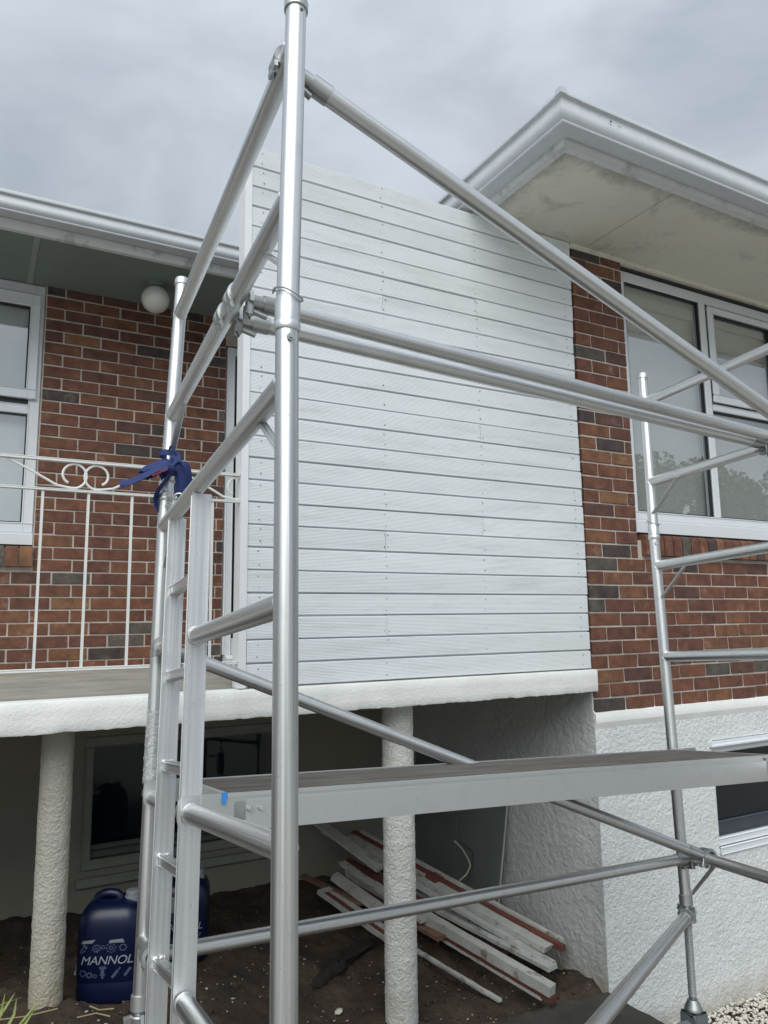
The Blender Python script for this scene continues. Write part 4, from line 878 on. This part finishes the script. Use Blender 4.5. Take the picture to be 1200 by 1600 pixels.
# ------------------------------------------------------------------ oil drums
def gear(mb, cx, cz, r, teeth, hole, plane):
    n = teeth*4; out = []; inn = []
    for i in range(n):
        t = 2*math.pi*i/n; rr = r if (i % 4) in (0, 1) else r*.80
        out.append((cx+rr*math.cos(t), cz+rr*math.sin(t))); inn.append((cx+hole*math.cos(t), cz+hole*math.sin(t)))
    vs_ = [plane(*p) for p in out]+[plane(*p) for p in inn]; mb.add(vs_, [(i, (i+1) % n, n+(i+1) % n, n+i) for i in range(n)])
def drum(cx, cy, z0, rot, label):
    t = thing('oil_drum', (cx, cy, z0), label, 'drum', 'blue oil drums under the porch')
    a, b_, H = .145, .118, .385; n = 80; ex = 4.6
    def pt(th, k): c, s_ = math.cos(th), math.sin(th); return (k*a*math.copysign(abs(c)**(2/ex), c), k*b_*math.copysign(abs(s_)**(2/ex), s_))
    prof = [(.90, 0), (.965, .008), (.985, .02), (.985, .092), (.975, .097), (.975, .103), (1, .110), (1, .33), (.995, .352), (.975, .378), (.93, .402), (.84, .425), (.72, .440), (.58, .450), (.40, .455)]
    mb = MB(); vv = []
    for k, z in prof:
        for i in range(n): x, y = pt(2*math.pi*i/n, k); vv.append((x, y, z))
    m_ = len(prof); fs = [(i*n+k, i*n+(k+1) % n, (i+1)*n+(k+1) % n, (i+1)*n+k) for i in range(m_-1) for k in range(n)]+[tuple(reversed(range(n))), tuple(range((m_-1)*n, m_*n))]
    Rm = Matrix.Rotation(rot, 4, 'Z')@Matrix.Diagonal((.97, 1, .89, 1)); T = lambda p: V((cx, cy, z0))+(Rm@V(p))
    mb.add([T(p) for p in vv], fs); body = obj('drum_body', mb, M['drum'], t, sharp=50)
    mb = MB(); mb.path([T((x, 0, z)) for x, z in ((-.085, .435), (-.075, .462), (-.05, .476), (-.02, .478), (.010, .472), (.028, .455), (.034, .435))], .019, 12); obj('handle', mb, M['drum'], t)
    mb = MB(); mb.lathe(T((.082, 0, .425)), [(.034, 0), (.034, .03), (.030, .032), (.030, .052), (.027, .055)], 24); obj('cap', mb, M['drumcap'], t)
    for x in (-.075, .045):                                     # moulded finger recess below the shoulder
        mb = MB(); yy = -b_*(1-abs(x/a)**ex)**(1/ex)-.0005; mb.add([T((x+dx, yy-.002*(1-abs(dx)/.04), .285+dz)) for dx, dz in ((-.036, 0), (.036, 0), (.028, .017), (-.028, .013))], [(0, 1, 2, 3)]); obj('moulded_ridge', mb, M['drumcap'], t)
    def surf(x, z): x = max(-.1435, min(.1435, x)); return T((x, -b_*(1-abs(x/a)**ex)**(1/ex)-.0015, z))
    fc = bpy.data.curves.new('brand_print', 'FONT'); fc.body = 'MANNOL'; fc.size = .056; fc.shear = .25; fc.offset = 0.0; fc.space_character = .96; fc.align_x = 'CENTER'
    fo = bpy.data.objects.new('tmp_text', fc); col.objects.link(fo); dg = bpy.context.evaluated_depsgraph_get(); me = bpy.data.meshes.new_from_object(fo.evaluated_get(dg)); bpy.data.objects.remove(fo)
    po = ORG[t.name]
    bt = bmesh.new(); bt.from_mesh(me); bmesh.ops.triangulate(bt, faces=bt.faces[:]); bmesh.ops.subdivide_edges(bt, edges=bt.edges[:], cuts=3, use_grid_fill=True); bt.to_mesh(me); bt.free()
    for v in me.vertices: v.co = surf(v.co.x*.98+.002, .187+v.co.y)-po
    me.name = 'lettering'; me.materials.clear(); me.materials.append(M['print']); lo = bpy.data.objects.new('lettering', me); col.objects.link(lo); lo.parent = t
    mb = MB(); gear(mb, -.042, .262, .020, 9, .013, surf); gear(mb, -.042, .262, .008, 6, .004, surf); gear(mb, -.014, .266, .010, 7, .005, surf); gear(mb, .022, .262, .024, 8, .018, surf); gear(mb, .022, .262, .011, 6, .005, surf); gear(mb, .075, .262, .018, 9, .011, surf)
    def stroke(p, q, wd): 
        p = V((p[0], p[1])); q = V((q[0], q[1])); d = (q-p).normalized(); s_ = V((-d.y, d.x))*wd/2; mb.add([surf(*(p+s_)), surf(*(p-s_)), surf(*(q-s_)), surf(*(q+s_))], [(0, 1, 2, 3)])
    stroke((-.118, .24), (-.098, .272), .006); stroke((-.104, .283), (-.085, .262), .013); stroke((-.092, .253), (-.112, .237), .005); stroke((-.043, .244), (-.040, .252), .008)
    tag(obj('gear_print', mb, M['printdim'], t), kind='stuff')
    mb = MB()                                                   # piston, spark plugs and bearings printed below the name
    stroke((-.028, .172), (.004, .172), .012); stroke((-.012, .166), (-.012, .140), .016); stroke((-.024, .138), (0, .138), .006); stroke((-.012, .134), (-.012, .122), .010)
    stroke((.030, .124), (.056, .158), .013); stroke((.058, .160), (.066, .170), .007); stroke((.085, .130), (.11, .165), .012)
    gear(mb, -.10, .147, .017, 10, .010, surf); gear(mb, -.070, .140, .015, 8, .007, surf); gear(mb, -.045, .135, .010, 8, .005, surf); tag(obj('parts_print', mb, M['printdim'], t), kind='stuff')
    return t
dr1 = drum(.655, 3.80, gz(.655, 3.80)-.005, math.radians(-24), 'blue plastic oil drum nearest the left porch pillar')
b = MB(); b.obox((.518, 3.83, -1.405), (.506, 3.82, -1.525), .010, .004, up=V((0, 1, 0))); b.obox((.506, 3.82, -1.525), (.499, 3.815, -1.545), .012, .006, up=V((0, 1, 0))); obj('label_strip', b, M['print'], dr1)
dr2 = drum(1.10, 4.32, gz(1.10, 4.32)-.005, math.radians(-20), 'blue plastic oil drum farther back behind the scaffold ladder')
b = MB(); cx, cy, z0 = 1.10, 4.32, gz(1.10, 4.32); q_ = Matrix.Rotation(math.radians(-20), 3, 'Z'); b.add([V((cx, cy, z0))+q_@V(p) for p in ((-.075, -.121, .25), (-.03, -.121, .25), (-.03, -.121, .33), (-.075, -.121, .33))], [(0, 1, 2, 3)]); obj('data_label', b, M['drumcap'], dr2)

# ------------------------------------------------------------------ old timber piled under the porch
def timber(name, label, P, Q, secs, rag=True):
    """secs: list of (side offset, up offset, width, height, material)"""
    P = V(P); Q = V(Q); t = thing(name, P, label, 'timber', 'old timbers piled under the porch'); d = (Q-P).normalized(); side = d.cross(V((0, 0, 1))).normalized(); up = side.cross(d)
    for nm, so, uo, wd, ht, mt, s0, s1 in secs:
        b = MB(); a, c = P+side*so+up*uo+d*s0, Q+side*so+up*uo-d*s1; n_ = 26; L = (c-a).length; rings = []
        for i in range(n_+1):
            p = a+(c-a)*i/n_; jit = .0025
            if rag and i in (0, n_): p = p+d*random.uniform(-.008, .008)
            r = []
            for k, (sx, sz) in enumerate(((-1, -1), (1, -1), (1, 1), (-1, 1))):
                q = p+side*(sx*wd/2)+up*(sz*ht/2); q = q+side*jit*nz3(q, 20, k)+up*jit*nz3(q, 20, k+5)
                if i in (0, n_): q = q+d*random.uniform(-.01, .01)
                r.append(q)
            rings += r
        fs = [(0, 3, 2, 1), tuple(4*n_+k for k in range(4))]+[(4*i+k, 4*i+(k+1) % 4, 4*i+4+(k+1) % 4, 4*i+4+k) for i in range(n_) for k in range(4)]
        b.add(rings, fs); obj(nm, b, M[mt], t, sharp=50)
    return t
timber('door_jamb', 'white beam with a red primed lower edge, lowest and nearest of the timber pile', (2.905, 3.44, -2.03), (2.484, 5.1, -1.80), [('beam', 0, .018, .062, .055, 'tw', 0, 0), ('red_edge', .004, -.024, .056, .034, 'tr', -.014, .1), ('white_edge', -.012, -.044, .035, .014, 'tw', .05, .2)])
timber('window_stile', 'flat grey weathered board between the two big white beams of the pile', (3.055, 3.60, -1.99), (2.60, 5.25, -1.79), [('board', 0, 0, .085, .022, 'tg', 0, 0), ('bead', .035, .014, .02, .012, 'tg', .02, .1)])
timber('door_frame', 'white frame timber with a red rebate, topmost of the pile against the plaster wall', (3.205, 3.68, -1.955), (2.64, 5.35, -1.60), [('white_face', -.05, -.008, .085, .032, 'tw', .06, .02), ('red_rebate', .014, .006, .045, .030, 'tr', -.005, .0), ('white_stop', .050, .016, .032, .040, 'tw', .02, .03), ('cross_piece', -.01, .012, .09, .035, 'tr', .95, .78)])
timber('thin_batten', 'dark thin batten just below the topmost red and white frame', (3.135, 3.66, -2.0), (2.45, 5.42, -1.56), [('batten', -.03, 0, .05, .02, 'tg', .0, .0)])
timber('weatherboard', 'pale long board whose far end leans highest on the back wall', (2.62, 4.85, -1.72), (2.395, 5.45, -1.50), [('board', 0, 0, .10, .02, 'tw', 0, 0)])
timber('short_plank', 'short white plank with a red stripe at the left of the pile', (2.42, 4.35, -1.96), (2.235, 4.98, -1.83), [('plank', 0, 0, .10, .03, 'tw', 0, 0), ('red_stripe', -.025, .018, .026, .012, 'tr', .02, .05)])
timber('short_board', 'bare white short board lying on the left of the pile', (2.50, 4.40, -1.90), (2.33, 5.0, -1.76), [('board', 0, 0, .06, .045, 'tw', 0, 0), ('red_strip', .055, -.008, .022, .02, 'tr', .02, .02)])
timber('broken_trim', 'narrow white trim behind the middle pillar', (2.62, 4.3, -1.88), (2.46, 5.15, -1.73), [('trim', 0, 0, .055, .022, 'tw', 0, 0)])
timber('red_offcut', 'reddish raw offcut beside the middle pillar', (2.66, 4.15, -1.94), (2.56, 4.75, -1.90), [('offcut', 0, 0, .075, .022, 'tb', 0, 0)])
timber('splinter', 'short splintered brown stick in front of the pile', (2.76, 4.22, -1.985), (2.72, 4.62, -1.95), [('stick', 0, 0, .022, .016, 'tb', 0, 0)])
timber('brown_block', 'brown broken block of wood under the white beam', (2.83, 4.05, -1.985), (2.72, 4.55, -1.93), [('block', 0, 0, .09, .05, 'tb', 0, 0)])
timber('thin_stick', 'thin grey stick lying on the soil in front of the pile', (2.675, 3.59, -2.075), (2.515, 4.32, -2.01), [('stick', 0, 0, .03, .014, 'tg', 0, 0)])
timber('dark_plank', 'dark rotten plank wedged under the white beam of the pile', (2.97, 3.95, -2.02), (2.70, 5.2, -1.90), [('plank', 0, 0, .12, .03, 'tb', 0, 0)])
timber('red_stile', 'red primed stile sticking out behind the middle pillar', (2.74, 4.5, -1.86), (2.52, 5.2, -1.74), [('stile', 0, 0, .05, .04, 'tr', 0, 0)])
timber('fallen_slat', 'dark thin slat poking out at the far left of the pile', (2.40, 4.7, -1.86), (2.19, 5.25, -1.80), [('slat', 0, 0, .05, .018, 'tb', 0, 0)])

# sheets leaning on the side wall
def leaning(label, y0, y1, xb, zb2, zt, xt):
    t = thing('leaning_board', (xb, (y0+y1)/2, zb2), label, 'board', 'grey sheets leaning on the side wall')
    b = MB(); th = .009; vs_ = [(xb, y0, zb2), (xb, y1, zb2), (xt, y1-.03, zt), (xt, y0-.06, zt)]; vs_ += [(x+th, y, z) for x, y, z in vs_]
    b.add(vs_, [(0, 1, 2, 3), (7, 6, 5, 4), (0, 4, 5, 1), (1, 5, 6, 2), (2, 6, 7, 3), (3, 7, 4, 0)]); obj('sheet', b, M['sheet'], t)
    b = MB(); b.obox((xb-.002, y0-.002, zb2), (xt-.002, y0-.062, zt), .010, .008, up=V((1, 0, 0))); obj('pale_edge', b, M['sheetlight'], t)
leaning('grey green sheet leaning on the plaster wall nearest the front', 4.30, 4.84, 3.18, -2.05, -1.05, 3.294)
leaning('darker sheet leaning on the plaster wall behind the first one', 4.86, 5.50, 3.20, -2.05, -1.02, 3.296)
rope = thing('bent_rope', (3.15, 4.75, -1.95), 'bent frayed rope hanging in a loop before the leaning sheets', 'rope')
b = MB(); b.path([px(710, 1314, 5.35), px(722, 1326, 5.3), px(731, 1341, 5.25), px(735, 1353, 5.22), px(729, 1366, 5.2), px(718, 1376, 5.18)], .006, 6); obj('strand', b, M['wire'], rope)
b = MB(); b.path([px(716, 1313, 5.38), px(739, 1330, 5.3), px(738, 1352, 5.24), px(732, 1374, 5.18)], .003, 5); obj('wire', b, M['gasket'], rope)

# scrap of black film and a stone on the soil
sf = thing('black_film_scrap', (2.0, 4.2, gz(2.0, 4.2)), 'torn strip of black plastic lying on the soil by the middle pillar', 'plastic scrap')
b = MB(); outl = [(1.70, 3.93), (1.78, 3.95), (1.90, 4.10), (2.02, 4.16), (2.14, 4.32), (2.36, 4.42), (2.33, 4.56), (2.14, 4.56), (2.05, 4.42), (1.94, 4.36), (1.86, 4.20)]
outl = [(2.05+(x-2.05)*1.0, 4.30+(y-4.30-(x-2.05)*.72)*.62+(x-2.05)*.72) for x, y in outl]
cn = V((2.05, 4.28, 0)); rings = []
for f_ in (1, .66, .33): rings += [(cn.x+(x-cn.x)*f_, cn.y+(y-cn.y)*f_, gz(x, y)+.026+.030*nz3((x*f_, y*f_, f_), 9, 2)+.012*(1-f_)) for x, y in outl]
no = len(outl); rings.append((cn.x, cn.y, gz(cn.x, cn.y)+.04)); b.add(rings, [(r*no+i, r*no+(i+1) % no, (r+1)*no+(i+1) % no, (r+1)*no+i) for r in range(2) for i in range(no)]+[(2*no+i, 2*no+(i+1) % no, 3*no) for i in range(no)])
obj('film', b, M['blackfilm'], sf, sharp=180)
def pebble(mb, c, r, seed=None, mi=0):
    bm = bmesh.new(); bmesh.ops.create_icosphere(bm, subdivisions=1, radius=1); s_ = V((random.uniform(.7, 1.3), random.uniform(.7, 1.3), random.uniform(.45, .8)))*r; q = Matrix.Rotation(random.uniform(0, 6.3), 3, 'Z')@Matrix.Rotation(random.uniform(-.5, .5), 3, 'X')
    vs_ = [V(c)+q@V((v.co.x*s_.x*random.uniform(.8, 1.15), v.co.y*s_.y*random.uniform(.8, 1.15), v.co.z*s_.z)) for v in bm.verts]; mb.add(vs_, [tuple(v.index for v in f.verts) for f in bm.faces], mi=mi); bm.free()
sn = MB(); pebble(sn, (0, 0, 0), .026); so = obj('stone', sn, M['stone'], org=(0, 0, 0), sharp=60); so.location = (1.80, 3.82, gz(1.80, 3.82)+.012); tag(so, 'single pale stone on the soil left of the middle pillar', 'stone')
# paint flakes and crumbs scattered over the soil
fl = MB()
for i in range(620):
    x, y = random.uniform(.3, 3.28), random.uniform(3.3, 5.3)
    if random.random() > .35+.65*(y < 4.4): continue
    r = abs(random.gauss(0, .0030))+.0012; z = gz(x, y)+.026*fbm((x, y, 0), 3.5, 1)+.018*fbm((x, y, 0), 16, 2)+.004; a = random.uniform(0, 6.3); tl = random.uniform(-.4, .4)
    p = [(x+r*1.5*math.cos(a+t)*random.uniform(.5, 1.2), y+r*1.5*math.sin(a+t)*random.uniform(.5, 1.2), z+r*tl*math.cos(t)) for t in (0, 1.6, 3.1, 4.7)]; fl.add(p+[(q[0], q[1], q[2]-.0015) for q in p], [(0, 1, 2, 3), (0, 4, 5, 1), (1, 5, 6, 2), (2, 6, 7, 3), (3, 7, 4, 0)])
tag(obj('paint_flakes', fl, M['flake'], sharp=30), kind='stuff')
cr = MB()
for i in range(3200):
    x, y = random.uniform(.2, 3.28), random.uniform(3.2, 5.5); r = abs(random.gauss(0, .0065))*random.random()+.0028+(random.random() < .02)*.014; z = gz(x, y)+.026*fbm((x, y, 0), 3.5, 1)+.018*fbm((x, y, 0), 16, 2)+r*.2; pebble(cr, (x, y, z), r)
tag(obj('soil_crumbs', cr, M['soil'], sharp=60), kind='stuff')
# concrete footing and white gravel on the right
b = MB(); nu, nv = 44, 26; fv = []
for j in range(nv+1):
    for i in range(nu+1):
        x = 2.35+.965*i/nu; yb = 3.575-.12*i/nu+.018*nz3((x, 0, 0), 7, 3)+.008*nz3((x, 0, 0), 25, 4); y = yb-(yb-2.75)*j/nv
        drop = .05 if j == 0 else 0; fv.append((x, y, -2.112+.010*nz3((x, y, 0), 6, 5)+.006*nz3((x, y, 0), 24, 6)-drop-max(0, .12-(x-2.35))*.5))
b.add(fv, [(j*(nu+1)+i, j*(nu+1)+i+1, (j+1)*(nu+1)+i+1, (j+1)*(nu+1)+i) for j in range(nv) for i in range(nu)]); tag(obj('concrete_footing', b, M['footing'], sharp=60), kind='structure')
gr = MB()
for i in range(2600):
    x, y = random.uniform(3.75, 5.3), random.uniform(2.75, 3.43); zb3 = gz(x, y); r = random.uniform(.007, .015); pebble(gr, (x, y, max(zb3, -2.45+.10*max(0, (x-4.0))*0)+random.uniform(-.002, .014)+.02), r)
tag(obj('gravel', gr, simple('white_gravel', (.66, .62, .54), .85, var=.3, vscale=40, bstr=.2), sharp=60), kind='stuff')

# long grass at the foot of the left pillar
gt = thing('grass_tuft', (.22, 3.3, gz(.22, 3.3)), 'few long grass blades growing at the foot of the left porch pillar', 'grass')
for pts in ([(20, 1615, 2.74), (38, 1592, 2.76), (60, 1564, 2.80)], [(30, 1615, 2.74), (45, 1590, 2.77), (57, 1570, 2.80)], [(-8, 1600, 2.74), (10, 1572, 2.80), (23, 1552, 2.84)], [(-14, 1576, 2.78), (8, 1567, 2.82), (34, 1558, 2.86)], [(-8, 1612, 2.72), (2, 1580, 2.76), (8, 1552, 2.78)], [(6, 1615, 2.72), (22, 1585, 2.76), (26, 1560, 2.78)]):
    P = [px(*p) for p in pts]; b = MB(); Q = [P[0].lerp(P[1], k/5) for k in range(5)]+[P[1].lerp(P[2], k/5) for k in range(6)]; n_ = len(Q)
    vs_ = []
    for i, q in enumerate(Q): wdt = .006*(1-(i/(n_-1))**2)+.0006; vs_ += [q+Rv*wdt, q-Rv*wdt, q-Fv*wdt*.4]
    b.add(vs_, [f for i in range(n_-1) for f in ((3*i, 3*i+3, 3*i+5, 3*i+2), (3*i+2, 3*i+5, 3*i+4, 3*i+1), (3*i, 3*i+1, 3*i+4, 3*i+3))]); obj('blade', b, M['grass'], gt)
for pts in ([(-5, 1594, 2.84), (40, 1588, 2.88), (90, 1576, 2.94)], [(140, 1572, 3.08), (155, 1578, 3.05), (178, 1576, 3.06)], [(120, 1590, 2.98), (150, 1583, 3.02), (172, 1588, 3.0)]):
    b = MB(); b.path([px(*p) for p in pts], .0028, 5); obj('dry_stalk', b, M['straw'], gt)

# ------------------------------------------------------------------ trees across the garden (seen mirrored in the windows)
def tree(x, y, h, wdt, seed, label):
    random.seed(seed); z0 = gz(x, y); t = thing('garden_tree', (x, y, z0), label, 'tree', 'trees across the garden')
    b = MB(); b.tube((x, y, z0-.1), (x+.1, y, z0+h*.5), .17, 12, r2=.09)
    cl = []
    for i in range(9):
        a = random.uniform(0, 6.3); rr = random.uniform(.25, 1)*wdt; zc = z0+h*random.uniform(.42, .93); c = V((x+rr*math.cos(a)*(1.15-abs((zc-z0)/h-.6)), y+rr*math.sin(a), zc)); cl.append((c, random.uniform(.35, .62)*wdt)); b.tube((x+.08, y, z0+h*random.uniform(.3, .5)), c, .05, 8, r2=.015)
    obj('trunk', b, M['bark'], t); lf = MB()
    for c, r in cl:
        for k in range(1500):
            d = V((random.gauss(0, 1), random.gauss(0, 1), random.gauss(0, .8))).normalized()*r*random.random()**.45; p = c+d; s_ = random.uniform(.07, .12); u = V((random.gauss(0, 1), random.gauss(0, 1), random.gauss(0, .6))).normalized(); v_ = u.orthogonal().normalized()
            lf.add([p+u*s_, p+v_*s_*.5, p-u*s_, p-v_*s_*.5], [(0, 1, 2, 3)])
    tag(obj('crown', lf, M['leaf'], t, sharp=180), kind='stuff')
tree(17.5, -7.5, 6.3, 1.8, 1, 'bushy garden tree nearest the house, mirrored in the middle of the window')
tree(22.0, -9.0, 6.6, 2.0, 2, 'wide garden tree farther to the right in the window reflection')
tree(13.5, -7.0, 5.8, 1.6, 3, 'smaller garden tree at the left of the window reflection')

# ------------------------------------------------------------------ lift everything so that the ground is at z = 0
for o in sc.objects:
    if o.parent is None and o is not cam and o.type != 'LIGHT': o.location.z += ZO
